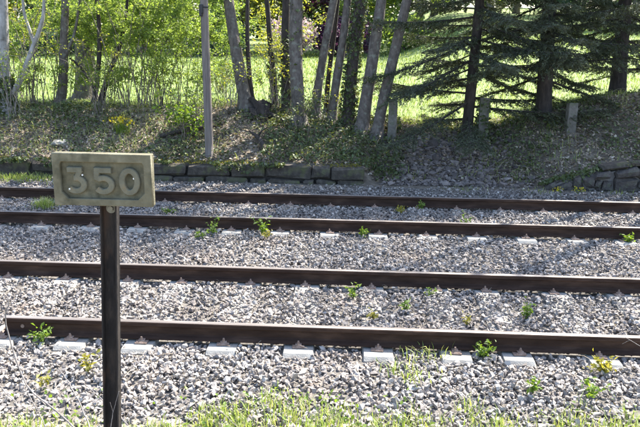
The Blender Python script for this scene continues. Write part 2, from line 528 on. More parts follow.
def rotmats(n, tilt=1.0):
    a = rng.uniform(0, 2 * np.pi, n)
    ax = rng.normal(0, 1, (n, 3)); ax /= np.linalg.norm(ax, axis=1)[:, None]
    th = rng.uniform(-1, 1, n) * tilt
    K = np.zeros((n, 3, 3))
    K[:, 0, 1], K[:, 0, 2], K[:, 1, 0], K[:, 1, 2], K[:, 2, 0], K[:, 2, 1] = -ax[:, 2], ax[:, 1], ax[:, 2], -ax[:, 0], -ax[:, 1], ax[:, 0]
    Rm = np.eye(3)[None] + np.sin(th)[:, None, None] * K + (1 - np.cos(th))[:, None, None] * (K @ K)
    Rz = np.zeros((n, 3, 3)); Rz[:, 0, 0] = np.cos(a); Rz[:, 0, 1] = -np.sin(a); Rz[:, 1, 0] = np.sin(a); Rz[:, 1, 1] = np.cos(a); Rz[:, 2, 2] = 1
    return Rm @ Rz


def scatter_stones(mb, variants, P, S, tilt, rnd):
    idx = rng.integers(0, len(variants), len(P))
    Rm = rotmats(len(P), tilt)
    for k, (V, F) in enumerate(variants):
        s = np.where(idx == k)[0]
        if not len(s): continue
        W = np.einsum('nij,vj->nvi', Rm[s], V) * S[s][:, None, None] + P[s][:, None, :]
        m = len(V)
        FF = (F[None] + (np.arange(len(s)) * m)[:, None, None]).reshape(-1, 3)
        mb.add(W.reshape(-1, 3), FF, np.repeat(rnd[s], m))


def ballast_points(dens):
    y0, y1 = 4.2, 11.85
    n = int(dens * 15.5 * (y1 - y0))
    X = rng.uniform(-9, 7.5, n) if False else rng.uniform(-1, 1, n)
    Y = rng.uniform(y0, y1, n)
    half = .47 * (Y + .6) + .9
    keep = rng.uniform(0, 1, n) < half / (half.max())
    Y = Y[keep]; X = X[keep] * half[keep] - .045 * Y
    return X, Y


def ballast_height(X, Y):
    z = gz(X, Y)
    z = np.where((Y > 4.9) & (Y < 10.9), -.200, z)
    z = z + .018 * fbm(X, Y, 1.4, .3)
    # a little lower right against the rails
    for ry in RAILY:
        z = z - .012 * np.exp(-((Y - ry) / .09) ** 2)
    return z


SA = stone_variants(36, 8, 10, .72)
mbs = MB()
for layer, dens in ((0, 330), (1, 600)):
    X, Y = ballast_points(dens)
    S = np.clip(rng.lognormal(math.log(.0225), .30, len(X)), .011, .050)
    edge = 4.30 + .22 * fbm(X, Y * 0, 1.1, 2.1)
    thin = np.clip((Y - edge + .2) / .6, 0, 1)
    far = 1 - sstep(11.35, 11.85, Y) * .8
    keep = rng.uniform(0, 1, len(X)) < thin * far + .06
    Z = ballast_height(X, Y) + (0 if layer == 0 else .022) + rng.normal(0, .008, len(X))
    # keep clear of rails and exposed sleeper tops
    for ry in RAILY:
        d = np.abs(Y - ry)
        keep &= ~((d < .05) | ((d < .075) & (Z + S * .6 > -.13)))
    for (sx, sy, half) in SLEEP:
        onx = np.abs(X - sx) < .122 + S * .7
        dy = np.abs(Y - sy)
        Z = np.where(onx & (dy < .565), np.maximum(Z, -.150 + rng.normal(0, .006, len(X))), Z)
        if sy < 8:
            vis = (dy < half + .02) & (dy > .60)
            inner = (dy <= .60) & (dy > .56)
            keep &= ~(onx & vis & (rng.uniform(0, 1, len(X)) < np.where(np.abs(Y - RAILY[0]) < .4, .97, .86)))
            keep &= ~(onx & inner & (rng.uniform(0, 1, len(X)) < .3))
        else:
            vis = (dy < half) & (dy > .6)
            keep &= ~(onx & vis & (rng.uniform(0, 1, len(X)) < .62))
    X, Y, Z, S = X[keep], Y[keep], Z[keep], S[keep]
    rnd = np.clip(rng.beta(1.6, 1.7, len(X)) + .06 * fbm(X, Y, .8) + .16 * (1 - sstep(4.9, 6.3, Y)) - .10 * sstep(8.8, 9.6, Y), 0, 1)  # far track stones toned darker, in place of missing tree shade
    rnd = np.where(rng.uniform(0, 1, len(X)) < .07, .98, rnd)
    scatter_stones(mbs, SA, np.stack([X, Y, Z], -1), S, 1.2, rnd)
n = 3600
X = rng.uniform(-3.4, 3.2, n); Y = rng.uniform(4.15, 5.5, n)
Z = ballast_height(X, Y) + .012 + rng.normal(0, .006, n)
k = (Y < RAILY[0] - .1) & (rng.uniform(0, 1, n) < np.clip((Y - 4.2) / .35, .25, 1))
for (sx, sy, half) in SLEEP: k &= ~((np.abs(X - sx) < .15) & (np.abs(Y - sy) < half + .03))
X, Y, Z = X[k], Y[k], Z[k]
scatter_stones(mbs, SA, np.stack([X, Y, Z], -1), np.clip(rng.lognormal(math.log(.023), .3, len(X)), .012, .045), 1.3, np.clip(rng.beta(1.6, 1.6, len(X)) + .14, 0, 1))
n = 17000
X = rng.uniform(-4, 3.6, n); Y = rng.uniform(4.15, 7.0, n)
Z = ballast_height(X, Y) + .004
k = (np.abs(Y - RAILY[0]) > .07) & (np.abs(Y - RAILY[1]) > .07) & (rng.uniform(0, 1, n) < 1 - .6 * sstep(5.2, 6, Y))
for (sx, sy, half) in SLEEP: k &= ~((np.abs(X - sx) < .13) & (np.abs(Y - sy) < half + .01))
X, Y, Z = X[k], Y[k], Z[k]
scatter_stones(mbs, stone_variants(10, 5, 6, .7), np.stack([X, Y, Z], -1), rng.uniform(.006, .013, len(X)), 1.5, rng.beta(1.6, 1.5, len(X)))
tag(mbs.build('ballast', M['stone']), 'grey broken stone ballast spread under and between the two tracks', 'ballast', kind='stuff')


# ------------------------------------------------------------------ hectometre sign
def curve_mesh(name, loops, depth, bevel, m, parent):
    """filled 2D loops in the XZ plane, extruded towards -Y"""
    cu = bpy.data.curves.new(name, 'CURVE')
    cu.dimensions = '2D'; cu.fill_mode = 'BOTH'; cu.extrude = depth / 2; cu.bevel_depth = bevel; cu.bevel_resolution = 1
    for lp in loops:
        s = cu.splines.new('POLY'); s.points.add(len(lp) - 1); s.use_cyclic_u = True
        for p, c in zip(s.points, lp): p.co = (c[0], c[1], 0, 1)
    ob = bpy.data.objects.new('tmp', cu); link(ob)
    dg = bpy.context.evaluated_depsgraph_get()
    me = bpy.data.meshes.new_from_object(ob.evaluated_get(dg))
    bpy.data.objects.remove(ob)
    me.name = name
    me.transform(Matrix.Rotation(R(90), 4, 'X'))
    me.materials.clear(); me.materials.append(m)
    o = link(bpy.data.objects.new(name, me)); o.parent = parent
    return o


YS = 2.8
tl, tr, br, bl = at(54, 151.5, YS), at(153, 154.8, YS), at(153.5, 205.5, YS), at(56, 204, YS)
W_, H_ = float(tr[0] - tl[0]), float((tl[2] + tr[2]) / 2 - (br[2] + bl[2]) / 2)
ctr = (tl + tr + br + bl) / 4
sign = empty('kilometre_sign', (ctr[0], YS, float(gz(ctr[0], YS))), 0, 'stone plate with raised numerals 350 on a dark steel post beside the track', 'sign')
zc = float(ctr[2] - gz(ctr[0], YS))
TH = .045
w2, h2 = W_ / 2, H_ / 2
# plate: slab and raised border with a recessed field, its lower corners cut
bx_, bt, bb = .029, .032, .026
a, c = w2 - bx_, .03
inner = [(-a + .008, h2 - bt), (a - .008, h2 - bt), (a, h2 - bt - .012), (a, -h2 + bb + c), (a - c, -h2 + bb), (-a + c, -h2 + bb), (-a, -h2 + bb + c), (-a, h2 - bt - .012)]
bmp = box_bm(W_, TH - .016, H_, .004, 2, (0, .016 / 2 + .0005, 0))
border = curve_mesh('plate', [[(-w2 + .003, -h2 + .003), (w2 - .003, -h2 + .003), (w2 - .003, h2 - .003), (-w2 + .003, h2 - .003)], inner], .016, .003, M['plate'], sign)
bmp.from_mesh(border.data)
n_slab = len(bmp.verts)
# shift the border to the front
me_b = border.data
bm2 = bmesh.new(); bm2.from_mesh(me_b)
bmesh.ops.translate(bm2, vec=(0, -TH / 2 + .010, 0), verts=bm2.verts)
bm3 = join_bm(box_bm(W_, TH - .022, H_, .004, 2, (0, .011, 0)), bm2)
bmp.free()
bm3.to_mesh(me_b); bm3.free()
border.location = (0, 0, zc)
border.rotation_euler = (0, R(0.0), 0)


def stroke(pts, w, h, closed=False):
    """raised numeral stroke: trapezoid section swept along a 2D path (x, z), rising towards -Y"""
    P = np.array(pts, float)
    n = len(P)
    T = np.zeros_like(P)
    for i in range(n):
        a_ = P[i - 1] if (i or closed) else P[i]
        b_ = P[(i + 1) % n] if (i < n - 1 or closed) else P[i]
        d1 = P[i] - a_; d2 = b_ - P[i]
        d1 = d1 / (np.linalg.norm(d1) + 1e-9); d2 = d2 / (np.linalg.norm(d2) + 1e-9)
        t = d1 + d2
        T[i] = t / (np.linalg.norm(t) + 1e-9)
    Nn = np.stack([-T[:, 1], T[:, 0]], 1)
    k = np.ones(n)
    for i in range(n):
        if closed or 0 < i < n - 1:
            d1 = P[i] - P[i - 1]; d1 /= np.linalg.norm(d1)
            k[i] = 1 / max(.55, abs(float(T[i] @ d1)))
    sec = [(-w, 0), (-w * .93, -h * .75), (-w * .72, -h), (w * .72, -h), (w * .93, -h * .75), (w, 0)]
    bm = bmesh.new()
    rings = [[bm.verts.new((P[i, 0] + Nn[i, 0] * s * k[i], y, P[i, 1] + Nn[i, 1] * s * k[i])) for s, y in sec] for i in range(n)]
    rng_ = range(n) if closed else range(n - 1)
    for i in rng_:
        A_, B_ = rings[i], rings[(i + 1) % n]
        for j in range(5): bm.faces.new((A_[j], A_[j + 1], B_[j + 1], B_[j]))
    if not closed:
        bm.faces.new(rings[0]); bm.faces.new(rings[-1][::-1])
    return bm


def arc(cx, cz, rx, rz, a0, a1, n=16):
    return [(cx + rx * math.cos(R(a0 + (a1 - a0) * i / n)), cz + rz * math.sin(R(a0 + (a1 - a0) * i / n))) for i in range(n + 1)]


def pxz(px, py):          # sign pixel -> local x, z on the plate
    p = at(px, py, YS)
    return (float(p[0] - ctr[0]), float(p[2] - ctr[2]))


SWN = .013
k_ = W_ / 100          # metres per photo pixel
def shp(cx, pts): return [(cx + x * k_, z * k_) for x, z in pts]
c3 = pxz(77.5, 180)[0]; c5 = pxz(104.5, 180)[0]; c0 = pxz(130.5, 180)[0]
zoff = pxz(104, 180.5)[1]
glyphs = [('3', c3, shp(0, [(-8.4, 11), (6.5, 11), (0.8, 2.7)] + [(x, z) for x, z in arc(-.5, -4, 8.2, 6.8, 72, -145)]), False, [(7, 6.0), (-7, -8.5)]),
          ('5', c5, shp(0, [(8.4, 11), (-6.2, 11), (-6.8, 3.6)] + [(x, z) for x, z in arc(0, -3.9, 8.2, 7, 118, -145)]), False, [(-7.0, 4.5), (7.3, -7.5)]),
          ('0', c0, shp(0, [(x, z) for x, z in arc(0, 0, 7.8, 11.2, 0, 345, 23)]), True, [(4.7, 3.5), (-6.3, -5.5)])]
for ch, cx, pts, closed, pins in glyphs:
    if ch == '3':
        bmn = join_bm(stroke(pts[:2], SWN, .015), stroke([(pts[1][0] - .008, pts[1][1]), pts[2]], SWN * .95, .0147), stroke([(pts[2][0] - .012, pts[2][1])] + pts[3:], SWN, .0144))
    else:
        bmn = stroke(pts, SWN, .015, closed)
    nm = from_bm('numeral', bmn, M['numeral'], sign)
    nm['label'] = 'raised stone numeral ' + ch
    nm.location = (cx, -TH / 2 + .0185, zc + zoff)
    for x, z in pins:
        pb = from_bm('pin', cyl_bm(.0035, .004, 8, 'Y', (x * k_, -.0125, z * k_)), M['pin'], nm)
# post: U channel, open to the front
pt, pb_ = at(107.5, 207, YS), at(110.5, 427, YS)
dx_ = float(pb_[0] - pt[0]) / float(pt[2] - pb_[2])
pw = .036
bmU = join_bm(box_bm(pw * 2, .006, 1, .0015, c=(0, .018, -.5)), box_bm(.0065, .034, 1, .0015, c=(-pw + .0035, -.0025, -.5)), box_bm(.0065, .034, 1, .0015, c=(pw - .0035, -.0025, -.5)))
post = from_bm('post', bmU, M['post'], sign)
top = zc + h2 * .2
post.scale = (1, 1, top + .25)
post.location = (float(pt[0] - ctr[0]) - .2 * 0, .045, top)
post.rotation_euler = (0, math.atan(dx_) * -1 * -1, 0)
post.rotation_euler = (0, math.atan2(-dx_, 1), 0)
bo = from_bm('bolt', join_bm(cyl_bm(.021, .008, 18, 'Y'), cyl_bm(.012, .014, 6, 'Y', (0, -.006, 0))), M['bolt'], sign)
bo.location = (float(at(107, 212, YS)[0] - ctr[0]), .054, zc - h2 - .028)
bo.scale = (1, 1, 1)

# ------------------------------------------------------------------ thin wooden pole with a dark fitting
pb0 = at(209.5, 158, 12.42)
pole = empty('wooden_pole', (pb0[0], 12.42, float(gz(pb0[0], 12.42)) - .05), 0, 'slender straight grey wooden pole standing behind the low stone wall', 'pole')
ptp = at(204, 0, 12.42)
d = (ptp - pb0); L = d[2]
pth = [np.array([d[0] * t, 0, (L) * t]) for t in np.linspace(0, 1.9, 20)]
mb = MB(); mb.tube(pth, np.linspace(.076, .06, 20), 12, True, wob=.01)
mb.build('shaft', M['pole'], pole, smooth=True)
fx = at(203, 9, 12.36) - np.array(pole.location)
fit = from_bm('bracket', join_bm(box_bm(.07, .09, .15, .012, 2), box_bm(.05, .05, .07, .01, 1, (-.01, -.02, -.09)), cyl_bm(.012, .12, 8, 'X', (.06, 0, .03))), M['socket'], pole)
fit.location = Vector([float(q) for q in fx]) + Vector((-.03, 0, 0))

# ------------------------------------------------------------------ low stone wall on the left
def block_bm(w, d_, h, j, seed, bev=.018, subd=1):
    rnd = random.Random(seed)
    bm = box_bm(w, d_, h, bev, 1)
    for v in bm.verts:
        v.co += Vector((rnd.uniform(-j, j), rnd.uniform(-j, j), rnd.uniform(-j, j)))
    return bm


wx1 = float(at(364, 175, 12.0)[0])
lw = empty('low_stone_wall', (wx1 - 4.5, 12.1, -.24), 0, 'low mossy retaining wall of dark squared stones at the foot of the bank', 'wall')
core = from_bm('joint_filling', box_bm(9.0, .2, .38, 0, c=(-.01, .05, .19)), M['joint'], lw)
for course, (zc_, hh, yo) in enumerate(((.115, .20, -.055), (.325, .215, -.03))):
    x = 4.5
    while x > -4.6:
        w = random.choice([random.uniform(.22, .4), random.uniform(.4, .85)])
        h_ = hh * random.uniform(.78, 1.04)
        o = from_bm('stone', block_bm(w - random.uniform(.015, .05), .2, h_, .022, random.random(), bev=.028), M['wallstone'], lw)
        o.location = (x - w / 2, yo + random.uniform(-.035, .03), zc_ + random.uniform(-.012, .012))
        o.rotation_euler = (random.uniform(-.03, .03), random.uniform(-.02, .02), random.uniform(-.03, .03))
        x -= w
# moss cushions along the wall top
mb = MB()
n = 5200
mx = rng.uniform(-4.5, 4.45, n)
dens = .5 + .5 * np.sin(mx * 2.1 + 1) * np.sin(mx * .9 + 2)
my = rng.normal(.02, .07, n)
keep = (rng.uniform(0, 1, n) < dens) & (my > -.13)
mx, my = mx[keep], my[keep]
C = np.stack([mx, my, .436 + rng.uniform(0, .02, len(mx)) + np.maximum(0, my) * .2], -1)
U = rng.normal(0, .02, (len(mx), 3)); Wv = rng.normal(0, .02, (len(mx), 3)); U[:, 2] = np.abs(U[:, 2]) * .6
mb.quads(C, U, Wv, np.zeros((len(mx), 3)), rng.uniform(0, 1, len(mx)))
tag(mb.build('moss', M['moss'], lw), kind='stuff')

# ------------------------------------------------------------------ rough abutment wall on the right
aw = empty('rough_stone_wall', (3.3, 12.02, -.26), 0, 'rough irregular masonry wall with pale joints and sloping top at the right', 'wall')
xs = np.linspace(.12, 5.6, 40)
tops = np.interp(xs + 3.3, ABX, ABZ) + .26
V, F = [], []
for x, t in zip(xs, tops):
    for y in (-.02, .25):
        for z in (0, t - .03): V.append((x, y, z))
for i in range(len(xs) - 1):
    b = i * 4
    F += [[b, b + 4, b + 5, b + 1], [b + 1, b + 5, b + 7, b + 3], [b + 2, b + 3, b + 7, b + 6]]
mb = MB(); mb.add(V, F); mb.build('mortar', M['mortar'], aw)
x = .05
while x < 5.4:
    w = random.uniform(.24, .5)
    xm = x + w / 2
    t = float(np.interp(xm + 3.3, ABX, ABZ)) + .26
    sl = (float(np.interp(xm + .1 + 3.3, ABX, ABZ)) - float(np.interp(xm - .1 + 3.3, ABX, ABZ))) / .2
    rows = 1 if t < .26 else (2 if t < .48 else 3)
    cuts = np.linspace(0, t, rows + 1)
    cuts[1:-1] += np.array([random.uniform(-.035, .035) for _ in range(rows - 1)])
    off = 0
    for a_, b_ in zip(cuts, cuts[1:]):
        k2 = 1 if random.random() < .6 else 2
        sub = [w] if k2 == 1 else [w * .45, w * .55]
        xx = x + random.uniform(-.04, .04)
        for s_ in sub:
            bm = block_bm(s_ - .02, .16, (b_ - a_) - .02, .03, random.random(), bev=.035)
            for v in bm.verts: v.co.z += sl * v.co.x * (b_ / t)
            o = from_bm('stone', bm, M['wallstone2'], aw)
            o.location = (xx + s_ / 2, -.025 + random.uniform(-.02, .02), (a_ + b_) / 2)
            xx += s_
    x += w
# dark cap stones standing in for the overhanging bank's shadow line
x = 1.0
while x < 5.4:
    w = random.uniform(.3, .6)
    t = float(np.interp(x + w / 2 + 3.3, ABX, ABZ)) + .26
    o = from_bm('stone', block_bm(w - .02, .3, .07, .02, random.random(), bev=.02), M['wallstone'], aw)
    o.location = (x + w / 2, .06, t + .05)
    o.rotation_euler = (random.uniform(-.05, .05), -(float(np.interp(x + w + 3.3, ABX, ABZ)) - float(np.interp(x + 3.3, ABX, ABZ))) / w * .9, 0)
    x += w


# ------------------------------------------------------------------ foliage helpers
def leaf_cloud(mb, C, size, up=.3, narrow=.6, rnd=None):
    n = len(C)
    if not n: return
    U = rng.normal(0, 1, (n, 3)); U[:, 2] *= .7
    U /= np.linalg.norm(U, axis=1)[:, None]
    Nn = rng.normal(0, 1, (n, 3)); Nn[:, 2] += up * 2
    W = np.cross(Nn, U); W /= np.linalg.norm(W, axis=1)[:, None] + 1e-9
    N2 = np.cross(U, W)
    s = size * rng.uniform(.6, 1.3, n)
    mb.quads(C, U * s[:, None], W * (s * narrow)[:, None], N2 * (s * .1)[:, None], rng.uniform(0, 1, n) if rnd is None else rnd)


def clumps(center, rad, k, per, spread, flat=1.0, hollow=.35):
    """leaf positions in clumps spread through an ellipsoid"""
    d_ = rng.normal(0, 1, (k, 3)); d_ /= np.linalg.norm(d_, axis=1)[:, None]
    r_ = (hollow + (1 - hollow) * rng.uniform(0, 1, k) ** .6)
    cc = np.asarray(center) + d_ * r_[:, None] * np.asarray(rad)
    sp = spread * rng.uniform(.5, 1.3, k)
    P = cc[:, None] + rng.normal(0, 1, (k, per, 3)) * sp[:, None, None] * np.array([1, 1, .6 * flat])
    tone = rng.uniform(.0, 1, k)
    rn = np.clip(tone[:, None] * .6 + rng.uniform(0, .5, (k, per)), 0, 1)
    return cc, P.reshape(-1, 3), rn.ravel()


def smooth_path(pts, n=14, jit=0.0):
    P = np.array(pts, float)
    t = np.linspace(0, 1, len(P))
    q = np.linspace(0, 1, n)
    # Catmull-like smoothing by dense linear interpolation + averaging
    D = np.stack([np.interp(q, t, P[:, i]) for i in range(3)], -1)
    for _ in range(3):
        D[1:-1] = (D[:-2] + D[1:-1] * 2 + D[2:]) / 4
    if jit:
        D[1:-1] += rng.normal(0, jit, (n - 2, 3))
    return D


def trunk_tree(pxs, Y, w0, w1, label, barkm, top=6.5, crown_r=(1.3, 1.3, 1.6), leafm=None, leaves=(40, 45), name='deciduous_tree', crown_shift=(0, 0), group='trees on the bank', leaf_size=.085, ivy=None, limbs=7, extra=None):
    """tree whose trunk follows pixel points up the photo and goes on above the frame to a sparse spring crown"""
    base = at(pxs[0][0], pxs[0][1], Y)
    base[2] = float(gz(base[0], Y)) - .06
    e = empty(name, base, 0, label, 'tree', group)
    pts = [np.array([0, 0, 0.0])] + [at(a, b, Y) - base for a, b in pxs[1:]]
    last, prev = pts[-1], pts[-2]
    dirn = (last - prev) / np.linalg.norm(last - prev)
    zt = top + 1.0
    k = 0
    cur = last.copy()
    while cur[2] < zt:
        dirn = dirn * .8 + np.array([rng.normal(0, .1), rng.normal(0, .1), 1]) * .2
        dirn /= np.linalg.norm(dirn)
        cur = cur + dirn * .6
        pts.append(cur.copy())
    P = smooth_path(pts, 36)
    P[:, 1] += np.linspace(0, 1, 36) * rng.uniform(-.2, .25)
    ppm = 700 / (Y * 1.0)
    r0, r1 = w0 / ppm / 2 * .88, w1 / ppm / 2 * .9
    zz = P[:, 2]
    frame_top = (at(320, 0, Y)[2] - base[2])
    rad = np.interp(zz, [0, .09, .3, frame_top, zt], [r0 * 1.75, r0 * 1.3, r0, r1, r1 * .35])
    mb = MB(); mb.tube(P, rad, 12, True, wob=.035)
    # knots
    trunk = mb.build('trunk', barkm, e, smooth=True)
    lf = MB()
    cc = P[-6] + np.array([crown_shift[0], crown_shift[1], .1])
    K, LP, rn = clumps(cc, crown_r, int(leaves[0] * 2.3), leaves[1], .26)
    for q in range(limbs):
        i0 = rng.integers(21, 34)
        tgt = K[rng.integers(0, len(K))]
        mid = (P[i0] + tgt) / 2 + rng.normal(0, .12, 3) + np.array([0, 0, .1])
        lp = smooth_path([P[i0], mid, tgt], 9, .02)
        mb = MB(); mb.tube(lp, np.linspace(rad[i0] * .45, .008, 9), 6); mb.build('limb', barkm, e, smooth=True)
    if extra:
        for ex in extra:
            ep = [at(a, b, Y) - base for a, b in ex[0]]
            sp = smooth_path(ep, 12)
            mb = MB(); mb.tube(sp, np.linspace(ex[1] / ppm / 2, ex[2] / ppm / 2, 12), 7); mb.build('limb', barkm, e, smooth=True)
    if leafm is not None:
        leaf_cloud(lf, LP, leaf_size, rnd=rn)
        lf.build('crown', leafm, e)
    if ivy:
        lo, hi, cnt = ivy
        iv = MB()
        h = rng.uniform(lo, hi, cnt)
        cx = np.stack([np.interp(h, zz, P[:, i]) for i in range(3)], -1)
        rr = np.interp(h, zz, rad)
        a_ = rng.uniform(0, 2 * np.pi, cnt)
        cx[:, 0] += np.cos(a_) * (rr + rng.uniform(0, .06, cnt)); cx[:, 1] += np.sin(a_) * (rr + rng.uniform(0, .06, cnt))
        leaf_cloud(iv, cx, .07, narrow=.85)
        tag(iv.build('ivy', M['ivy'], e), kind='stuff')
    return e


LV = M['leaf']
# left group
trunk_tree([(8, 124), (6, 92), (1, 60), (3, 25), (2, 0)], 13.9, 16, 9, 'pale trunk with a dark ivy clad foot at the left edge', M['bark_pale'], 6.5, leafm=LV, leaves=(12, 26), ivy=(0, .72, 900), crown_shift=(-.6, .4),
           extra=[([(7, 97), (16, 92), (26, 68), (34, 42), (45, 20), (44, 0)], 7, 3), ([(34, 42), (24, 15), (22, -10)], 4, 2)])
trunk_tree([(57, 118), (62, 98), (63, 75), (63, 40), (65, 0)], 14.6, 11, 8, 'slim dark trunk with a bent foot, left of the broad trunk', M['bark'], 6.5, leafm=LV, leaves=(12, 26), crown_shift=(0, .5), extra=[([(63, 60), (75, 35), (80, 0)], 4, 2)])
trunk_tree([(86, 111), (86, 95), (85, 60), (83, 0)], 17.0, 24, 17, 'broad pale trunk on the lawn with a flared foot', M['bark'], 7.5, leafm=LV, leaves=(12, 26), crown_r=(1.8, 1.6, 1.6), crown_shift=(0, .6))
trunk_tree([(92, 112), (97, 88), (99, 68), (101, 40), (98, 0)], 14.8, 6, 4, 'thin dark forked tree in front of the broad trunk', M['bark_dark'], 5, leafm=LV, leaves=(12, 26), crown_shift=(0, .4),
           extra=[([(98, 112), (105, 85), (112, 66), (122, 45), (127, 10), (130, -25)], 7, 2), ([(96, 90), (84, 70), (70, 58)], 4, 2)])
# middle group
trunk_tree([(247, 117), (243, 90), (237, 60), (231, 20), (227, -5)], 14.1, 15, 11, 'leaning trunk beside the pole, right of it', M['bark'], 7, leafm=LV, leaves=(34, 38), crown_r=(1.2, 1.0, 1.5), ivy=None)
trunk_tree([(254, 112), (250, 85), (247, 50), (247, 0)], 14.3, 6, 4, 'thin dark stem close to the right of the leaning trunk', M['bark_dark'], 5.5, leafm=LV, leaves=(18, 25))
trunk_tree([(276, 116), (273, 70), (269, 30), (267, 0)], 14.6, 7, 5, 'thin crooked dark stem left of the two upright trunks', M['bark_dark'], 6, leafm=LV, leaves=(18, 28), ivy=(0.1, 1.3, 180))
trunk_tree([(287, 117), (286, 80), (285, 40), (286, 0)], 14.3, 11, 9, 'dark upright trunk tight against the pale straight one', M['bark_dark'], 6.5, leafm=LV, leaves=(24, 34), ivy=(0, 1.6, 300))
trunk_tree([(300, 131), (297, 90), (295, 50), (296, 0)], 13.7, 15, 14, 'straight smooth grey trunk, thickest of the middle group', M['bark'], 7.5, leafm=LV, leaves=(40, 40), crown_r=(1.6, 1.2, 1.6), ivy=(1.2, 2.6, 70))
trunk_tree([(315, 122), (318, 85), (325, 45), (334, 0)], 14.1, 10, 8, 'first dark stem leaning right, next to the straight grey trunk', M['bark'], 6.5, leafm=LV, leaves=(22, 30))
trunk_tree([(326, 122), (327, 85), (333, 45), (338, 0)], 14.5, 6, 4, 'thin stem between two right leaning trunks', M['bark_dark'], 5.5, leafm=LV, leaves=(14, 28))
trunk_tree([(331, 121), (335, 88), (342, 50), (348, 0)], 14.0, 10, 8, 'grey stem leaning right, just left of the ivy clad trunk', M['bark'], 6.5, leafm=LV, leaves=(22, 30))
trunk_tree([(347, 125), (350, 90), (354, 50), (361, 0)], 13.9, 14, 12, 'trunk wrapped in ivy leaves among the leaning trunks', M['bark_dark'], 7, leafm=LV, leaves=(30, 35), ivy=(0, 3.2, 1500))
trunk_tree([(361, 130), (366, 98), (373, 60), (378, 25), (382, -3)], 13.7, 15, 11, 'thick curved trunk leaning right, next after the ivy clad one', M['bark'], 7, leafm=LV, leaves=(34, 38), crown_r=(1.4, 1.1, 1.6))
trunk_tree([(376, 133), (382, 104), (392, 65), (400, 28), (408, -3)], 13.6, 13, 10, 'rightmost leaning grey trunk, beside the spruce branches', M['bark'], 7, leafm=LV, leaves=(30, 38), crown_r=(1.2, 1.0, 1.6))

trunk_tree([(742, 150), (744, 90), (748, 0)], 12.7, 20, 15, 'tree just beyond the right edge, shading the ballast', M['bark'], 8.5, leafm=LV, leaves=(20, 45), crown_r=(2.0, 1.8, 2.0))
trunk_tree([(690, 140), (694, 90), (700, 0)], 13.4, 18, 13, 'slimmer tree just beyond the right edge beside the rough wall', M['bark'], 8.0, leafm=LV, leaves=(16, 45), crown_r=(1.8, 1.6, 1.8))

# tree stump with roots
sb = at(262, 118, 14.0); sb[2] = float(gz(sb[0], 14.0)) - .05
st = empty('tree_stump', sb, 0, 'dark rotten triangular stump beside the leaning trunk', 'stump')
bm = cyl_bm(.26, .36, 14, 'Z', (0, 0, .16), r2=.13)
bmesh.ops.subdivide_edges(bm, edges=bm.edges[:], cuts=2, use_grid_fill=True)
for v in bm.verts:
    nn = noise.noise(v.co * 6)
    v.co += Vector((v.co.x, v.co.y, .3)) * nn * .6
    if v.co.z > .28: v.co.x -= .12
from_bm('stump_wood', bm, M['bark_dark'], st, True)
for a_ in (-.4, .5, 2.9, 4.2):
    mb = MB()
    q = smooth_path([(0, 0, .14), (.24 * math.cos(a_), .24 * math.sin(a_), .06), (.55 * math.cos(a_), .5 * math.sin(a_), -.05)], 8)
    mb.tube(q, np.linspace(.08, .02, 8), 7)
    mb.build('root', M['bark_dark'], st, True)


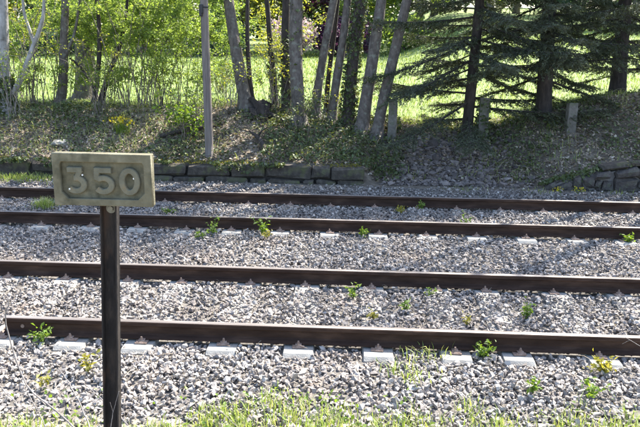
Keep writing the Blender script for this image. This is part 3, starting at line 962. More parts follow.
# ------------------------------------------------------------------ spruces
def spruce(pxs, Y, w0, w1, label, top, n_br, reach, lo=.35, seed=0, dense=1.0):
    g = np.random.default_rng(seed)
    base = at(pxs[0][0], pxs[0][1], Y); base[2] = float(gz(base[0], Y)) - .06
    e = empty('spruce_tree', base, 0, label, 'tree', 'spruces on the bank')
    pts = [np.zeros(3)] + [at(a, b, Y) - base for a, b in pxs[1:]]
    d_ = pts[-1] - pts[-2]; d_ /= np.linalg.norm(d_)
    cur = pts[-1].copy()
    while cur[2] < top:
        d_ = d_ * .7 + np.array([0, 0, .3]); d_ /= np.linalg.norm(d_)
        cur = cur + d_ * .5; pts.append(cur.copy())
    P = smooth_path(pts, 30)
    ppm = 700 / Y
    ft = at(320, 0, Y)[2] - base[2]
    rad = np.interp(P[:, 2], [0, .25, ft, top], [w0 / ppm / 2 * 1.2, w0 / ppm / 2, w1 / ppm / 2, .015])
    mb = MB(); mb.tube(P, rad, 12, True, wob=.05); mb.build('trunk', M['bark_dark'], e, True)
    br, nd, dead = MB(), MB(), MB()
    for b in range(n_br):
        h = lo + (top - .15 - lo) * (b + g.uniform(0, .8)) / n_br
        if h < lo + .9 and g.uniform() < .38: continue
        az = b * 2.4 + g.uniform(-.5, .5)
        L = reach * (1 - (h / top)) ** .75 * g.uniform(.65, 1.1) + .15
        p0 = np.array([np.interp(h, P[:, 2], P[:, i]) for i in range(3)])
        out = np.array([math.cos(az), math.sin(az), 0])
        n = 12
        t = np.linspace(0, 1, n)
        droop = g.uniform(-.06, .36)
        Q = p0 + out * (L * t)[:, None] + np.array([0, 0, 1]) * (-(droop * L) * t * 1.15 + .09 * L * t ** 3)[:, None]
        side = np.array([-out[1], out[0], 0])
        Q += side * (g.uniform(-.12, .12) * L * t ** 2)[:, None]
        br.tube(Q, np.linspace(.011 * max(.5, L), .003, n), 5)
        isdead = h < lo + .5 and g.uniform() < .35
        m_tw = int(L * 31 * dense)
        for k in range(m_tw):
            tt = .14 + .86 * (k + g.uniform()) / m_tw
            o = np.array([np.interp(tt, t, Q[:, i]) for i in range(3)])
            sgn = 1 if k % 2 else -1
            ln = (.16 + .30 * math.sin(min(1, tt * 1.15) * math.pi * .8)) * g.uniform(.6, 1.2) * min(1, L)
            dv = side * sgn * g.uniform(.5, 1) + out * g.uniform(.35, .9) + np.array([0, 0, g.uniform(-.4, .08)])
            dv /= np.linalg.norm(dv)
            end = o + dv * ln + np.array([0, 0, -.18 * ln])
            br.tube(np.stack([o, (o + end) / 2 + np.array([0, 0, .02]), end]), [.004, .003, .0015], 3)
            if isdead and g.uniform() < .8: continue
            mm = max(6, int(ln * 120))
            s = g.uniform(.02, 1.03, mm)
            c = o + (end - o) * s[:, None] + g.normal(0, .012, (mm, 3))
            nv = dv + g.normal(0, .55, (mm, 3)); nv /= np.linalg.norm(nv, axis=1)[:, None]
            wv = np.cross(nv, g.normal(0, 1, (mm, 3))); wv /= np.linalg.norm(wv, axis=1)[:, None]
            ls = g.uniform(.035, .08, mm)
            A_, W_n = nv * ls[:, None] * .5, wv * (ls * .13)[:, None]
            nd.add(np.stack([c - A_ + W_n, c - A_ * .7 - W_n, c + A_], 1).reshape(-1, 3), np.arange(mm * 3).reshape(mm, 3), np.repeat(np.clip(g.uniform(0, .7) + g.uniform(0, .3, mm), 0, 1), 3))
    tag(br.build('branches', M['bark_dark'], e), kind='stuff')
    tag(nd.build('needles', M['needle'], e), kind='stuff')
    return e


spruce([(466, 137), (470, 100), (475, 50), (480, 0)], 13.9, 11, 9, 'slim spruce with low sweeping branches, leftmost of the spruces', 6.6, 100, 2.4, seed=3, dense=.95)
spruce([(543, 119), (545, 80), (548, 40), (549, 0)], 14.2, 16, 12, 'spruce with a thick straight dark trunk, middle of the three', 7.2, 96, 2.3, lo=.75, seed=8, dense=.85)
spruce([(617, 99), (620, 60), (624, 20), (625, 0)], 15.2, 15, 12, 'spruce trunk near the right edge, farthest up the slope', 7.5, 96, 2.3, lo=.85, seed=12, dense=.85)
spruce([(668, 92), (670, 60), (671, 0)], 15.8, 15, 12, 'spruce just beyond the right edge, only its branch tips in view', 7.5, 80, 2.4, lo=.5, seed=21)

# ------------------------------------------------------------------ marker posts on the bank
def marker(px, y0, y1, w, Y, label, ivy=0):
    b = at(px, y1, Y); t = at(px, y0, Y)
    zg = float(gz(b[0], Y)) - .15
    e = empty('marker_post', (b[0], Y, zg), random.uniform(-.2, .2), label, 'post', 'short posts along the bank')
    ww = w / (700 / Y)
    h = float(t[2]) - zg
    bm = box_bm(ww, ww * .8, h, .012, 2, (0, 0, h / 2))
    for v in bm.verts:
        v.co.x += noise.noise(v.co * 5) * .012 + (.02 if v.co.z > h * .9 and v.co.x > 0 else 0) * 0
        if v.co.z > h * .9: v.co.z += noise.noise(v.co * 9) * .03
    from_bm('post_shaft', bm, M['markerpost'], e)
    if ivy:
        iv = MB()
        a_ = rng.uniform(0, 6.28, ivy); hh = rng.uniform(0, h + .05, ivy)
        C = np.stack([np.cos(a_) * ww * .7, np.sin(a_) * ww * .7, hh], -1)
        leaf_cloud(iv, C, .07, narrow=.85)
        tag(iv.build('ivy', M['ivy'], e), kind='stuff')


marker(569.5, 103, 134, 9, 13.4, 'pale squared marker post on the bank below the middle spruce')
marker(392, 100, 135, 8, 13.5, 'weathered squared marker post at the foot of the rightmost leaning trunk')
marker(482, 98, 138, 9, 13.8, 'marker post overgrown with ivy, right of the slim spruce', 220)


# ------------------------------------------------------------------ shrubs
def shrub(px, py, Y, spread, height, n_st, label, leafm=None, leaves=0, leaf=.06, stem=.012, stemm=None, lean=0.0, pale=0, name='shrub', cat='shrub', group='shrubs along the bank top'):
    b = at(px, py, Y); b[2] = float(gz(b[0], Y)) - .03
    e = empty(name, b, 0, label, cat, group)
    st_, lf = MB(), MB()
    tips = []
    for i in range(n_st):
        az = rng.uniform(0, 6.28)
        o = np.array([rng.normal(0, .1 * spread), rng.normal(0, .08 * spread), 0])
        q = spread * rng.uniform(.25, 1)
        h = height * rng.uniform(.55, 1.05)
        endp = o + np.array([math.cos(az) * q + lean * h, math.sin(az) * q * .8, h])
        mid = o + (endp - o) * .5 + np.array([-math.cos(az) * q * .12, -math.sin(az) * q * .12, h * .16]) + rng.normal(0, .05, 3) * height * .5
        droop = endp + np.array([math.cos(az) * q * .35, math.sin(az) * q * .2, -h * rng.uniform(-.1, .25)])
        P = smooth_path([o, mid, endp, droop], 14, .012)
        st_.tube(P, np.linspace(stem, stem * .2, 14), 5)
        for k in range(rng.integers(4, 9)):
            j = rng.integers(4, 13)
            d_ = rng.normal(0, 1, 3) * np.array([1, .8, .6]) + np.array([math.cos(az), math.sin(az), .6]) * .6
            d_ /= np.linalg.norm(d_)
            l = rng.uniform(.15, .5) * height * .4
            tw = np.stack([P[j], P[j] + d_ * l * .5 + rng.normal(0, .02, 3), P[j] + d_ * l + np.array([0, 0, -.05 * l])])
            st_.tube(tw, [stem * .4, stem * .28, stem * .12], 4)
            tips.append(tw)
        tips.append(P[6:9]); tips.append(P[9:12]); tips.append(P[11:14])
    tag(st_.build('stems', stemm or M['twig'], e), kind='stuff')
    if leaves and leafm is not None:
        T = np.array([t for t in tips])
        i = rng.integers(0, len(T), leaves); u = rng.uniform(0, 2, leaves)
        k = np.minimum(u.astype(int), 1); fr = (u - k)[:, None]
        C = T[i, k] * (1 - fr) + T[i, k + 1] * fr + rng.normal(0, leaf * .8, (leaves, 3))
        leaf_cloud(lf, C, leaf, narrow=.6)
        lf.build('foliage', leafm, e)
    return e


shrub(140, 113, 14.6, 1.9, 2.9, 22, 'big fan shaped shrub of arching stems covered in fresh light green leaves', LV, 16000, .06, .010)
shrub(182, 112, 15.2, 1.6, 2.7, 13, 'light green leafy shrub between the fan shaped shrub and the pole', LV, 9500, .058, .008)
shrub(112, 100, 16.4, 1.7, 2.9, 12, 'tall loose leafy shrub behind the thin forked tree', LV, 11000, .07, .009)
shrub(36, 114, 14.4, .9, 2.2, 14, 'bare grey tangle of twigs with few leaves next to the pale trunk', M['leaf_yellow'], 700, .05, .010, M['twig'])
shrub(20, 108, 16.5, 1.7, 3.0, 11, 'loose yellow green shrub behind the pale trunk at the left edge', LV, 8500, .065, .012)
shrub(200, 140, 13.2, .55, 1.0, 10, 'low leafy sapling at the foot of the pole', LV, 420, .06, .007)
shrub(186, 146, 12.9, .5, .65, 9, 'low bright green plant left of the pole foot', M['weed'], 420, .08, .006)
shrub(272, 112, 14.2, .7, 1.5, 14, 'thin shrub with yellow leaves around the dark stump', M['leaf_yellow'], 520, .055, .007)
shrub(310, 114, 14.3, .6, 1.3, 12, 'bare twiggy shrub behind the straight grey trunk', M['leaf_yellow'], 200, .05, .006)
shrub(225, 108, 14.5, .7, 1.2, 10, 'sparse twiggy shrub between pole and leaning trunk', LV, 260, .05, .006)
shrub(165, 118, 14.2, .6, 1.4, 10, 'sparse dark stemmed sapling in front of the light green shrub', LV, 450, .06, .008, M['bark_dark'])
shrub(340, 118, 14.6, .5, .9, 9, 'low bare shrub behind the leaning trunks', M['leaf_yellow'], 140, .05, .006)
shrub(60, 112, 15.6, 1.2, 2.6, 16, 'wispy shrub with pale leaves behind the slim dark trunk with a bent foot', LV, 4200, .055, .009)
shrub(100, 118, 14.0, .8, 1.5, 14, 'bare brown brush around the thin forked tree', M['leaf_yellow'], 500, .045, .007)
shrub(15, 122, 13.6, .8, 1.4, 14, 'pale bare brush at the ivy clad foot of the pale trunk', LV, 700, .045, .007, M['twig_pale'])
shrub(158, 114, 15.8, 1.7, 2.9, 12, 'tall twiggy shrub rising behind the fan shaped shrub', LV, 8000, .06, .008)
shrub(215, 60, 19.0, 1.2, 2.6, 10, 'leafy bush on the lawn between pole and leaning trunk', LV, 3000, .07, .010)
shrub(232, 120, 13.9, .7, 1.1, 12, 'thin pale brush at the foot of the leaning trunk', M['leaf_yellow'], 260, .045, .005, M['twig_pale'])
shrub(300, 128, 13.5, .6, .8, 12, 'low brush at the foot of the straight grey trunk', M['ivy'], 420, .06, .005)
shrub(322, 122, 14.0, .5, 1.0, 10, 'thin pale stems between the right leaning trunks', M['leaf_yellow'], 160, .045, .005, M['twig_pale'])
shrub(285, 20, 17.5, 1.0, 2.8, 9, 'leafy shrub behind the two upright trunks', M['leaf_yellow'], 900, .08, .010)

for q, (px, Y_, w_) in enumerate(((28, 14.7, 'near the ivy clad foot of the pale trunk'), (74, 15.0, 'between the bent trunk and the broad one'), (118, 14.4, 'at the foot of the thin forked tree'), (152, 15.0, 'under the fan shaped shrub'), (196, 14.6, 'behind the pole at the lawn edge'), (222, 14.9, 'between pole and leaning trunk at the lawn edge'))):
    shrub(px, 112, Y_, .85, .95, 11, 'knee high pale leafed bush ' + w_, LV, 1300, .05, .003)
# ------------------------------------------------------------------ ground cover on the bank
def bank_points(n, y0=12.2, y1=14.9, x0=-9.5, x1=8.5):
    X = rng.uniform(x0, x1, n); Y = rng.uniform(y0, y1, n)
    return X, Y


# brown leaf litter
mb = MB()
X, Y = bank_points(30000, 12.15, 15.4)
C = np.stack([X, Y, gz(X, Y) + rng.uniform(.0, .035, len(X))], -1)
leaf_cloud(mb, C, .065, up=1.6, narrow=.7)
tag(mb.build('leaf_litter', M['litter']), 'dry brown leaves and bits lying all over the bank', 'leaf litter', kind='stuff')
# ivy
mb = MB()
X, Y = bank_points(70000, 12.2, 15.0)
dens = np.clip(.24 + .65 * fbm(X, Y, .7, 1.9), .05, 1)
dens = np.where((X > -1.6) & (X < 1.0), np.maximum(dens, .75), dens)
dens = np.where((X > 1.0) & (X < 2.9) & (Y < 13.5), .03, dens)
keep = rng.uniform(0, 1, len(X)) < dens * .75
X, Y = X[keep], Y[keep]
C = np.stack([X, Y, gz(X, Y) + rng.uniform(.02, .13, len(X)) * (.5 + dens[keep])], -1)
leaf_cloud(mb, C, .06, up=.9, narrow=.85)
X = rng.uniform(-8.5, wx1, 2600); hang = np.clip(.35 * fbm(X, X * 0 + 3, .9, 3.7), .0, .4)
k = hang > .02
X, hang = X[k], hang[k]
leaf_cloud(mb, np.stack([X, 11.93 + rng.uniform(-.03, .12, len(X)), .24 - hang * rng.uniform(-.1, .8, len(X))], -1), .055, up=.3, narrow=.85)
X = rng.uniform(3.3, 8, 2000); hang = np.clip(.3 * fbm(X, X * 0 + 1, 1.3, 2.7) + .05, .0, .3)
leaf_cloud(mb, np.stack([X, 11.97 + rng.uniform(-.03, .2, 2000), np.interp(X, ABX, ABZ) + .06 - hang * rng.uniform(-.1, .7, 2000)], -1), .055, up=.3, narrow=.85)
tag(mb.build('ivy_cover', M['ivy']), 'dark green ivy creeping over the bank under the trees', 'ivy', kind='stuff')
# small herbs
mb = MB()
X, Y = bank_points(26000, 12.3, 15.2)
k = rng.uniform(0, 1, len(X)) < np.clip(.15 + .7 * fbm(X, Y, 1.1, 6.6) + .18 * (X < -2.5), 0.03, .9)
X, Y = X[k], Y[k]
leaf_cloud(mb, np.stack([X, Y, gz(X, Y) + rng.uniform(.02, .16, len(X))], -1), .05, up=.9, narrow=.55)
tag(mb.build('bank_herbs', M['herb']), 'mixed small green plants growing over the bank', 'ground cover', kind='stuff')
# dry stalks and brambles
mb = MB()
for k in range(2400):
    x = rng.uniform(-9, 8); y = rng.uniform(12.3, 14.8)
    if x > .3 and rng.uniform() < .55: continue
    p = gp(x, y)
    a_ = rng.uniform(0, 6.28); l = rng.uniform(.12, .55)
    hq = rng.uniform(.02, .22)
    t_ = np.linspace(0, 1, 6)
    bend = rng.normal(0, .18)
    Q = p + np.stack([math.cos(a_ + 0) * l * t_ - math.sin(a_) * bend * l * t_ ** 2, (math.sin(a_) * t_ + math.cos(a_) * bend * t_ ** 2) * l * .6, hq * np.sin(t_ * rng.uniform(1.6, 2.9))], -1)
    mb.tube(Q, np.linspace(rng.uniform(.0022, .0042), .0012, 6), 3, rnd=rng.uniform())
tag(mb.build('dry_brush', M['straw']), 'dry stalks and bramble canes scattered over the bank', 'dry brush', kind='stuff')


def blades(mb, X, Y, h, w, bend=.4, z=None):
    n = len(X)
    Z = gz(X, Y) if z is None else z
    B = np.stack([X, Y, Z - .01], -1)
    a_ = rng.uniform(0, 6.28, n)
    dirs = np.stack([np.cos(a_), np.sin(a_), np.zeros(n)], -1)
    perp = np.stack([-np.sin(a_), np.cos(a_), np.zeros(n)], -1)
    hh = h * rng.uniform(.45, 1.25, n)
    be = bend * rng.uniform(.1, 1, n)
    m_ = B + dirs * (hh * be * .35)[:, None] + np.array([0, 0, 1]) * (hh * .6)[:, None]
    t_ = B + dirs * (hh * be)[:, None] + np.array([0, 0, 1]) * (hh * (1 - .25 * be))[:, None]
    wv = perp * (w * rng.uniform(.6, 1.3, n))[:, None] / 2
    V = np.stack([B - wv, B + wv, m_ + wv * .8, m_ - wv * .8, t_], 1).reshape(-1, 3)
    i = np.arange(n) * 5
    rn = np.repeat(rng.uniform(0, 1, n), 5)
    b = mb.n
    mb.add(V, np.stack([i, i + 1, i + 2, i + 3], -1), rn)
    mb.f.setdefault(3, []).append(np.stack([i + 3, i + 2, i + 4], -1) + b)


# grass tufts on the bank
mb = MB()
X, Y = bank_points(20000, 12.25, 15.2)
k = rng.uniform(0, 1, len(X)) < np.clip(.15 + .6 * fbm(X, Y, .9, 4.2) + .35 * sstep(14, 15, Y) + .2 * (X < -4), 0, 1)
blades(mb, X[k], Y[k], .16, .009, .9)
X = rng.normal(-5.6, .55, 900); Y = rng.normal(11.75, .12, 900)
blades(mb, X, Y, .14, .009, .8)
tag(mb.build('bank_grass', M['blade']), 'loose green grass tufts growing on the bank and at the wall foot', 'grass', kind='stuff')
# lawn blades near the bank
mb = MB()
n = 66000
Y = 14.6 + 25 * rng.uniform(0, 1, n) ** 1.6
X = rng.uniform(-1, 1, n) * (.5 * Y + 1.5) - .04 * Y
blades(mb, X, Y, .10 + .002 * (Y - 14), .014 + .0012 * (Y - 14), .9)
tag(mb.build('lawn_blades', M['blade_lawn']), 'bright sunlit grass blades of the lawn behind the trees', 'grass', kind='stuff')

# rubble mound between the two walls
mb = MB()
SR = stone_variants(20, 8, 11, .5)
n = 3600
X = rng.normal(1.85, .62, n); Y = rng.uniform(12.0, 14.0, n)
k = (X > .5) & (X < 3.3)
X, Y = X[k], Y[k]
S = np.clip(rng.lognormal(math.log(.034), .5, len(X)), .012, .11)
scatter_stones(mb, SR, np.stack([X, Y, gz(X, Y) + S * .35], -1), S, .9, rng.beta(1.6, 1.6, len(X)))
tag(mb.build('rubble_mound', M['rubble']), 'heap of brown broken stones spilling down the bank between the walls', 'rubble', kind='stuff')

# loose rocks
def rock(px, py, z, size, m, label, flat=.6):
    p = atz(px, py, z) if z is not None else None
    bm = bmesh.new()
    bmesh.ops.create_icosphere(bm, subdivisions=2, radius=1)
    sd = random.random() * 50
    for v in bm.verts:
        v.co *= 1 + .45 * noise.noise(v.co * 1.1 + Vector((sd, 0, 0))) + .12 * noise.noise(v.co * 3 + Vector((sd, 0, 0)))
        v.co.z *= flat; v.co.y *= .75
        v.co *= size
    o = from_bm('rock', bm, m)
    o.location = (p[0], p[1], float(gz(p[0], p[1])) + size * flat * .3)
    o.rotation_euler = (0, 0, random.uniform(0, 3))
    tag(o, label, 'rock')


rock(60, 131, .62, .17, M['pale_rock'], 'long pale rock lying on the bank above the sign', .4)
rock(436, 181, -.17, .13, M['rubble'], 'grey rock at the foot of the rubble mound', .6)
rock(434, 150, .35, .13, M['rubble'], 'dark rock near the top of the rubble mound', .8)
rock(597, 218, -.17, .09, M['stone'], 'large grey stone between the rails of the far track at the right', .6)
rock(603, 254, -.17, .085, M['stone'], 'large dark stone in the shaded ballast between the tracks', .6)

# fallen branch pieces on the bank
def log(p_a, p_b, r, label, m):
    e = empty('fallen_branch', p_a, 0, label, 'branch', 'dead wood on the bank')
    P = smooth_path([np.zeros(3), (p_b - p_a) * .5 + np.array([.03, 0, .05]), p_b - p_a], 12, .006)
    mb = MB(); mb.tube(P, np.linspace(r, r * .55, 12), 8, True, wob=.06); mb.build('wood', m, e, True)
    mb = MB(); mb.tube(np.stack([P[6], P[6] + np.array([.08, -.05, .12]), P[6] + np.array([.2, -.06, .2])]), [r * .5, r * .35, r * .15], 6)
    mb.build('side_twig', m, e, True)


log(gp(-1.55, 12.6, .06), gp(-1.9, 13.1, .12), .05, 'dark broken branch stub on the bank above the wall', M['bark_dark'])
log(gp(-3.6, 12.95, .05), gp(-2.55, 13.2, .12), .045, 'dark fallen branch lying behind the pole', M['bark_dark'])
log(gp(2.5, 12.7, .03), gp(3.0, 13.1, .05), .02, 'grey dead branch lying on the rubble slope', M['bark'])

# moss patches by the track
def mosspatch(px, py, rx, ry, label):
    p = atz(px, py, -.18)
    n = 900
    a_ = rng.uniform(0, 6.28, n); r_ = rng.uniform(0, 1, n) ** .5
    X = p[0] + np.cos(a_) * r_ * rx * (1 + .25 * np.sin(3 * a_)); Y = p[1] + np.sin(a_) * r_ * ry
    mb = MB()
    C = np.stack([X, Y, -.165 + .03 * (1 - r_ ** 2) + rng.uniform(-.006, .01, n)], -1)
    leaf_cloud(mb, C, .045, up=.8, narrow=.8)
    # cushion below
    q = np.linspace(0, 6.28, 13)[:-1]
    rings = [np.stack([p[0] + np.cos(q) * rx * s, p[1] + np.sin(q) * ry * s, np.full(12, -.20 + .05 * (1 - s * s))], -1) for s in (1.05, .7, .35, .05)]
    F = [[i * 12 + j, i * 12 + (j + 1) % 12, (i + 1) * 12 + (j + 1) % 12, (i + 1) * 12 + j] for i in range(3) for j in range(12)]
    mb.add(np.concatenate(rings), F, .4)
    o = mb.build('moss_patch', M['moss'])
    tag(o, label, 'moss')


mosspatch(372, 184, .20, .22, 'yellow green moss cushion at the end of the low stone wall')
mosspatch(316, 185, .13, .09, 'small yellow moss patch at the foot of the low wall')

# ------------------------------------------------------------------ weeds in the ballast
def weed(px, py, h, n, label, m='weed', kind='leafy', spread=.6, group=None, zz=-.18, leaf=.045):
    p = atz(px, py, zz)
    if p[1] > 11.8: p = np.array([p[0], min(p[1], 11.75), zz])
    for ry in RAILY:
        if abs(p[1] - ry) < .12: p = np.array([p[0] - .002, ry - .125, zz])
    e = empty('weed', (p[0], p[1], zz), 0, label, 'weed', 'weeds growing in the ballast')
    if kind == 'grass':
        mb = MB()
        X = rng.normal(0, .05 * spread * 2, n); Y = rng.normal(0, .04 * spread * 2, n)
        blades(mb, X, Y, h, .008, 1.1, z=np.zeros(n)); tag(mb.build('blades', M[m], e), kind='stuff')
        return e
    st_, lf, fl = MB(), MB(), MB()
    ns = max(3, n // 12)
    pts = []
    for i in range(ns):
        a_ = rng.uniform(0, 6.28); q = h * spread * rng.uniform(.2, 1); hh = h * rng.uniform(.5, 1.05)
        P = smooth_path([(0, 0, 0), (math.cos(a_) * q * .4, math.sin(a_) * q * .4, hh * .6), (math.cos(a_) * q, math.sin(a_) * q, hh)], 6)
        st_.tube(P, np.linspace(.004, .0015, 6), 4); pts.append(P)
    T = np.array(pts)
    i = rng.integers(0, ns, n); k = rng.integers(1, 6, n)
    C = T[i, k] + rng.normal(0, .02, (n, 3))
    leaf_cloud(lf, C, leaf, up=.8, narrow=.5)
    tag(st_.build('stems', M[m], e), kind='stuff'); lf.build('foliage', M[m], e)
    if kind == 'flower':
        C = np.concatenate([T[:, 5] + rng.normal(0, .025, (ns, 3)) for _ in range(14)])
        leaf_cloud(fl, C, .026, up=1.5, narrow=.9); tag(fl.build('flower', M['petal'], e), kind='stuff')
    return e


weed(52, 333, .15, 90, 'bushy green weed against the left end of the nearest rail', spread=.7)
weed(88, 372, .15, 50, 'yellowish weed on the near ballast left of the sign post', 'weed_yellow')
weed(43, 385, .08, 24, 'small yellow weed near the dry twigs at lower left', 'weed_yellow')
weed(264, 236, .24, 70, 'upright leafy weed in front of the third rail, left of centre', spread=.6, leaf=.06)
weed(265, 238, .06, 60, 'low yellow green moss weed at the foot of the upright leafy weed', 'weed_yellow', spread=2)
weed(213, 234, .24, 60, 'thin dull green weed standing before the third rail', spread=.7)
weed(200, 238, .10, 60, 'low creeping weed left of the thin dull green one', spread=1.6)
weed(362, 236, .09, 70, 'small round weed at the third rail, right of centre', spread=1.1)
weed(419, 210, .18, 40, 'slim weed in front of the farthest rail', spread=.5)
weed(465, 230, .22, 60, 'slim green weed before the third rail below the spruces', spread=.4)
weed(622, 238, .10, 46, 'bright broad leafed weed at the third rail on the right', spread=1.0, leaf=.07)
weed(354, 297, .12, 40, 'pale weed beside the second rail, leftmost in that row')
weed(373, 320, .10, 36, 'tiny weed just behind the nearest rail, left', 'weed_yellow')
weed(405, 310, .09, 36, 'small weed between the near rails at the middle')
weed(430, 297, .07, 36, 'tiny low weed below the second rail, right of centre', spread=1.0)
weed(467, 325, .09, 26, 'tiny yellowish weed close behind the nearest rail, right', 'weed_yellow')
weed(482, 348, .14, 110, 'dense bright green weed in front of the nearest rail', spread=.8)
weed(527, 318, .16, 90, 'bushy weed between the near rails at the right', spread=.5)
weed(605, 372, .10, 150, 'spreading yellow green weed by the rightmost sleeper end', 'weed_yellow', spread=1.7)
weed(590, 395, .10, 60, 'low weed below the spreading yellow green one', spread=1.2)
weed(533, 393, .14, 46, 'single weed on the near ballast shoulder right of centre', spread=.4)
weed(425, 352, .13, 36, 'pale grass tuft growing at a sleeper by the nearest rail', 'blade', 'grass', spread=1.0)
weed(408, 375, .12, 60, 'thin pale grass tuft on the ballast in front of the sleepers', 'blade', 'grass', spread=1.2)
weed(45, 207, .17, 260, 'round green grass tuft between the far rails at left', 'blade', 'grass', spread=.9)
weed(553, 192, .16, 30, 'yellow flowering weed at the foot of the rough wall, left one', kind='flower', spread=.4)
weed(572, 193, .18, 36, 'yellow flowering weed at the foot of the rough wall, right one', kind='flower', spread=.5)
weed(122, 146, .1, 4, 'tuft', kind='leafy') if False else None
weed(528, 190, .16, 140, 'green grassy clump at the corner of the rough wall', 'blade', 'grass', spread=1.6)
weed(610, 192, .16, 120, 'green grassy clump before the rough wall on the right', 'blade', 'grass', spread=1.6)
weed(460, 190, .16, 120, 'dull green clump at the foot of the rubble mound', 'blade', 'grass', spread=1.8)
weed(170, 213, .06, 70, 'low weeds between the far rails right of the sign', spread=2)
weed(400, 212, .06, 80, 'low mossy weed between the far rails at the middle', 'weed_yellow', spread=2)
# daffodil-like yellow clump on the bank
p = gp(float(at(121, 133, 13.2)[0]), 13.2)
e = empty('flowering_plant', p, 0, 'clump of yellow flowers on the bank above the sign', 'plant')
mb = MB(); blades(mb, rng.normal(0, .08, 70), rng.normal(0, .06, 70), .28, .014, .6, z=np.zeros(70)); tag(mb.build('blades', M['weed'], e), kind='stuff')
mb = MB(); C = np.stack([rng.normal(0, .1, 60), rng.normal(0, .06, 60), rng.uniform(.17, .32, 60)], -1); leaf_cloud(mb, C, .06, up=.6, narrow=.9); mb.build('flower', M['petal'], e)

# ------------------------------------------------------------------ verge grass at the bottom of the view
mb = MB()
n = 60000
X = rng.uniform(-3.6, 3.6, n); Y = rng.uniform(3.2, 5.1, n)
lim = 4.60 + .15 * np.exp(-((X + .65) / .5) ** 2) + .15 * sstep(.2, .6, X) + .14 * fbm(X, X * 0, 1.6, .9) + .16 * fbm(X, Y, 3.1, 2.2)
lim = lim - .22 * (1 - sstep(-1.6, -1.0, X))
dens = np.clip((lim - Y) / .28, 0, 1) * np.clip(.45 + .7 * fbm(X, Y, 2.3, 5.1), .15, 1)
k = rng.uniform(0, 1, n) < dens
blades(mb, X[k], Y[k], .10 + .07 * np.clip(fbm(X[k], Y[k], 1.1, 7.7), 0, 1), .0085, .8)
tag(mb.build('verge_grass', M['blade']), 'patchy young grass on the verge along the bottom of the view', 'grass', kind='stuff')
mb = MB()
n = 4200
X = rng.uniform(-3.5, 3.5, n); Y = rng.uniform(3.6, 4.8, n)
k = rng.uniform(0, 1, n) < np.clip(.1 + .6 * fbm(X, Y, 1.6, 3.3) + .5 * np.exp(-((X + .75) / .4) ** 2), 0, 1)
X, Y = X[k], Y[k]
C = np.stack([X, Y, gz(X, Y) + rng.uniform(.02, .10, len(X))], -1)
leaf_cloud(mb, C, .035, up=1.2, narrow=.7)
tag(mb.build('verge_weeds', M['weed']), 'small broad leaved seedlings among the verge grass', 'ground cover', kind='stuff')

mb = MB()
n = 900
X = rng.uniform(-5, 5, n); Y = rng.uniform(4.6, 11.6, n)
C = np.stack([X, Y, np.full(n, -.150) + rng.uniform(0, .012, n)], -1)
leaf_cloud(mb, C, .032, up=1.2, narrow=.5)
for k in range(160):
    x, y = rng.uniform(-4, 4), rng.uniform(4.4, 9)
    a_ = rng.uniform(0, 6.28); l = rng.uniform(.05, .2)
    mb.tube(np.array([[x, y, -.142], [x + math.cos(a_) * l * .5, y + math.sin(a_) * l * .5, -.13], [x + math.cos(a_) * l, y + math.sin(a_) * l, -.145]]), .0018, 3, rnd=rng.uniform(.2, .9))
tag(mb.build('ballast_litter', M['litter']), 'small dry leaves and bits of stalk caught among the ballast stones', 'leaf litter', kind='stuff')

# ------------------------------------------------------------------ dry twigs at lower left
def twig(paths, label):
    b0 = at(*paths[0][0][0][:2], paths[0][0][0][2])
    e = empty('dry_twig', b0, 0, label, 'twig', 'dry twigs at the lower left')
    for i, (pp, r0, r1) in enumerate(paths):
        P = smooth_path([at(a, b, c) - b0 for a, b, c in pp], 20, .0022 * min(1, r0 / .006) ** 2)
        mb = MB(); mb.tube(P, np.linspace(r0, r1, 20) * .72, 7, True, wob=.06)
        mb.build('stem' if i == 0 else 'side_shoot', M['twig_pale'], e, True)


twig([([(95, 450, 3.5), (70, 420, 3.6), (45, 402, 3.75), (27, 392, 3.85), (17, 365, 3.95), (9, 338, 4.0), (4, 318, 4.0), (5, 310, 4.0), (10, 306, 4.0), (10, 299, 4.0), (4, 294, 4.0)], .008, .004),
      ([(27, 392, 3.85), (40, 415, 3.8), (52, 440, 3.7)], .005, .004),
      ([(4, 318, 4.0), (-10, 340, 4.0), (-22, 366, 4.0)], .004, .002)], 'long pale curved twig arching up past the end of the nearest rail')
twig([([(98, 445, 3.5), (84, 412, 3.7), (70, 384, 3.85), (58, 368, 3.9)], .007, .004), ([(70, 384, 3.85), (62, 392, 3.9), (56, 398, 3.95)], .003, .002)], 'straight grey twig slanting just left of the sign post')
twig([([(128, 425, 3.6), (105, 402, 3.75), (84, 383, 3.9)], .0055, .003), ([(105, 402, 3.75), (98, 396, 3.9), (94, 386, 3.95)], .003, .0015)], 'short grey twig reaching behind the sign post')
twig([([(-5, 380, 3.9), (8, 395, 3.8), (16, 402, 3.75)], .005, .003), ([(8, 395, 3.8), (-4, 412, 3.7)], .004, .003)], 'small twig at the lower left corner of the view')
twig([([(110, 432, 2.65), (113, 412, 2.68), (119, 391, 2.7)], .0022, .001), ([(113, 412, 2.68), (110, 402, 2.68)], .0012, .0008)], 'very thin dry stalk in front of the sign post foot')
twig([([(240, 430, 4.2), (222, 412, 4.3), (205, 402, 4.4)], .004, .002), ([(222, 412, 4.3), (212, 414, 4.35)], .002, .001)], 'thin twig lying in the verge grass left of centre')
twig([([(650, 352, 4.3), (630, 340, 4.5), (618, 333, 4.6)], .003, .0015), ([(630, 340, 4.5), (622, 344, 4.5)], .0015, .001)], 'thin pale stalk at the right edge in front of the nearest rail')

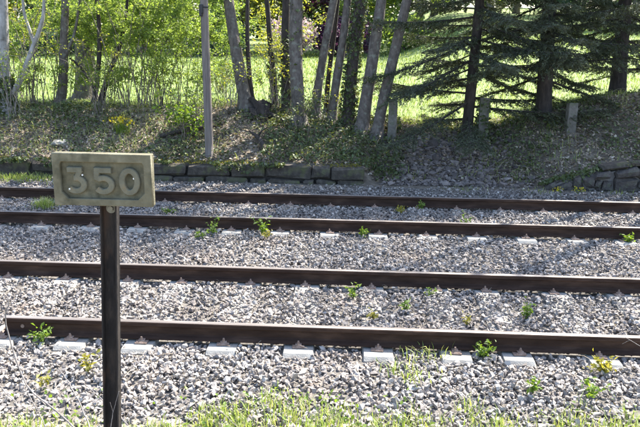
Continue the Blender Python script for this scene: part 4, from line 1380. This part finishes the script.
# ------------------------------------------------------------------ trees and hedges behind the lawn
def back_tree(x, y, h, rad, m, label, n_cl=90, per=60, leaf=.26, barkm='bark', low=.25, name='deciduous_tree', cat='tree'):
    b = gp(x, y, -.1)
    e = empty(name, b, 0, label, cat, 'trees and bushes behind the lawn')
    mb = MB()
    P = smooth_path([(0, 0, 0), (rng.normal(0, .1), 0, h * .3), (rng.normal(0, .25), 0, h * .8)], 12)
    mb.tube(P, np.linspace(.16 + .012 * h, .04, 12), 9, wob=.04)
    mb.build('trunk', M[barkm], e, True)
    c = np.array([0, 0, h * (low + 1) / 2])
    K, LP, rn = clumps(c, (rad, rad, h * (1 - low) / 2), n_cl, per, rad * .17)
    for q in range(8):
        i0 = rng.integers(3, 11); t = K[rng.integers(0, len(K))]
        mb = MB(); mb.tube(smooth_path([P[i0], (P[i0] + t) / 2 + np.array([0, 0, .2]), t], 6), np.linspace(.06, .012, 6), 5); mb.build('limb', M[barkm], e, True)
    mb = MB(); leaf_cloud(mb, LP, leaf, rnd=rn); mb.build('crown', m, e)
    return e


LB, LYel, LP_, LK = M['leaf_blue'], M['leaf_yellow'], M['leaf_purple'], M['leaf_pink']
kinds = {'g': (LV, 'light green'), 'b': (LB, 'blue green'), 'y': (LYel, 'yellow green'), 'p': (LP_, 'dark purple'), 'k': (LK, 'pale pink blossoming')}
row = [(-24, 40, 9, 3.2, 'g'), (-19.5, 37, 8, 2.8, 'y'), (-16, 41, 9, 3.2, 'g'), (-12.5, 37, 8, 2.6, 'g'), (-9.6, 40, 8.5, 2.7, 'b'), (-6.6, 42, 9, 2.8, 'b'), (-4.2, 40, 8, 2.2, 'y'), (-1.6, 43, 8, 2.5, 'p'),
       (.9, 41, 7.5, 2.2, 'g'), (3.8, 42, 8.5, 2.6, 'g'), (7.4, 40, 8.5, 2.9, 'b'), (11, 42, 9, 3.0, 'g'), (15, 40, 9, 3.0, 'b'), (19.5, 41, 9, 3.2, 'g'),
       (-22, 49, 11, 3.8, 'b'), (-16, 50, 11, 3.6, 'y'), (-10.5, 50, 11, 3.4, 'g'), (-5, 51, 11, 3.4, 'g'), (.2, 50, 11, 3.4, 'b'), (5.6, 51, 11, 3.6, 'y'), (11, 50, 11, 3.6, 'b'), (17, 50, 11, 3.6, 'g'), (24, 48, 11, 3.8, 'g'), (-29, 46, 11, 3.8, 'g')]
place = ['behind the far left end of the lawn', 'behind the pale trunk', 'behind the bare grey tangle', 'behind the fan shaped shrub', 'left of the pole top', 'between pole and leaning trunk', 'behind the thin dark stem', 'above the straight grey trunk',
         'behind the leaning trunks', 'behind the rightmost leaning trunk', 'behind the slim spruce', 'between the slim spruce and the thick one', 'behind the thick spruce trunk', 'beyond the right end of the lawn']
for i, (x, y, h, r_, kd) in enumerate(row):
    m, w = kinds[kd]
    if i < len(place):
        lab = '%s tree %s' % (w, place[i])
    else:
        lab = 'tall %s tree in the back row %s' % (w, ['at far left', 'left of the fan shaped shrub', 'over the fan shaped shrub', 'over the leaning trunk', 'over the purple tree', 'over the leaning grey trunks', 'over the slim spruce', 'over the right hand spruces', 'at far right', 'past the left edge'][i - len(place)])
    back_tree(x, y, h, r_, m, lab, 100 if y < 45 else 90, 56, .25 if y < 45 else .32, low=.14)
mb = MB()
n = 26000
X = rng.uniform(-48, 44, n); Y = 60 + rng.uniform(0, 7, n)
hz_ = 9 + 2.2 * np.sin(X * .31) + 1.3 * np.sin(X * .83 + 1)
Z = gz(X, Y) + hz_ * rng.uniform(0, 1, n) ** .8
leaf_cloud(mb, np.stack([X + rng.normal(0, .5, n), Y, Z], -1), .75, rnd=np.clip(.5 + .3 * np.sin(X * .9) + rng.normal(0, .2, n), 0, 1))
tag(mb.build('far_wood', LB), 'far dense wood closing the view behind the lawn trees', 'wood', kind='stuff')
hed = [(-14.5, 34.5, 1.8, 1.9, 'b', 'dark low bush at the back of the lawn on the left'), (-10.6, 35, 1.7, 1.6, 'b', 'dark low bush at the back of the lawn left of the pole'), (-6.9, 36, 1.7, 1.6, 'b', 'dark rounded bush on the lawn right of the pole'),
       (-3.1, 36, 2.2, 1.1, 'k', 'pale pink bush at the back of the lawn by the straight grey trunk'), (-.4, 37, 2.0, 1.5, 'p', 'purple bush at the back of the lawn behind the leaning trunks'), (2.6, 37, 1.8, 1.5, 'g', 'green bush at the back of the lawn right of the leaning trunks')]
for x, y, h, r_, kd, lab in hed:
    back_tree(x, y, h, r_, kinds[kd][0], lab, 50, 50, .2, low=.05, name='bush', cat='bush')
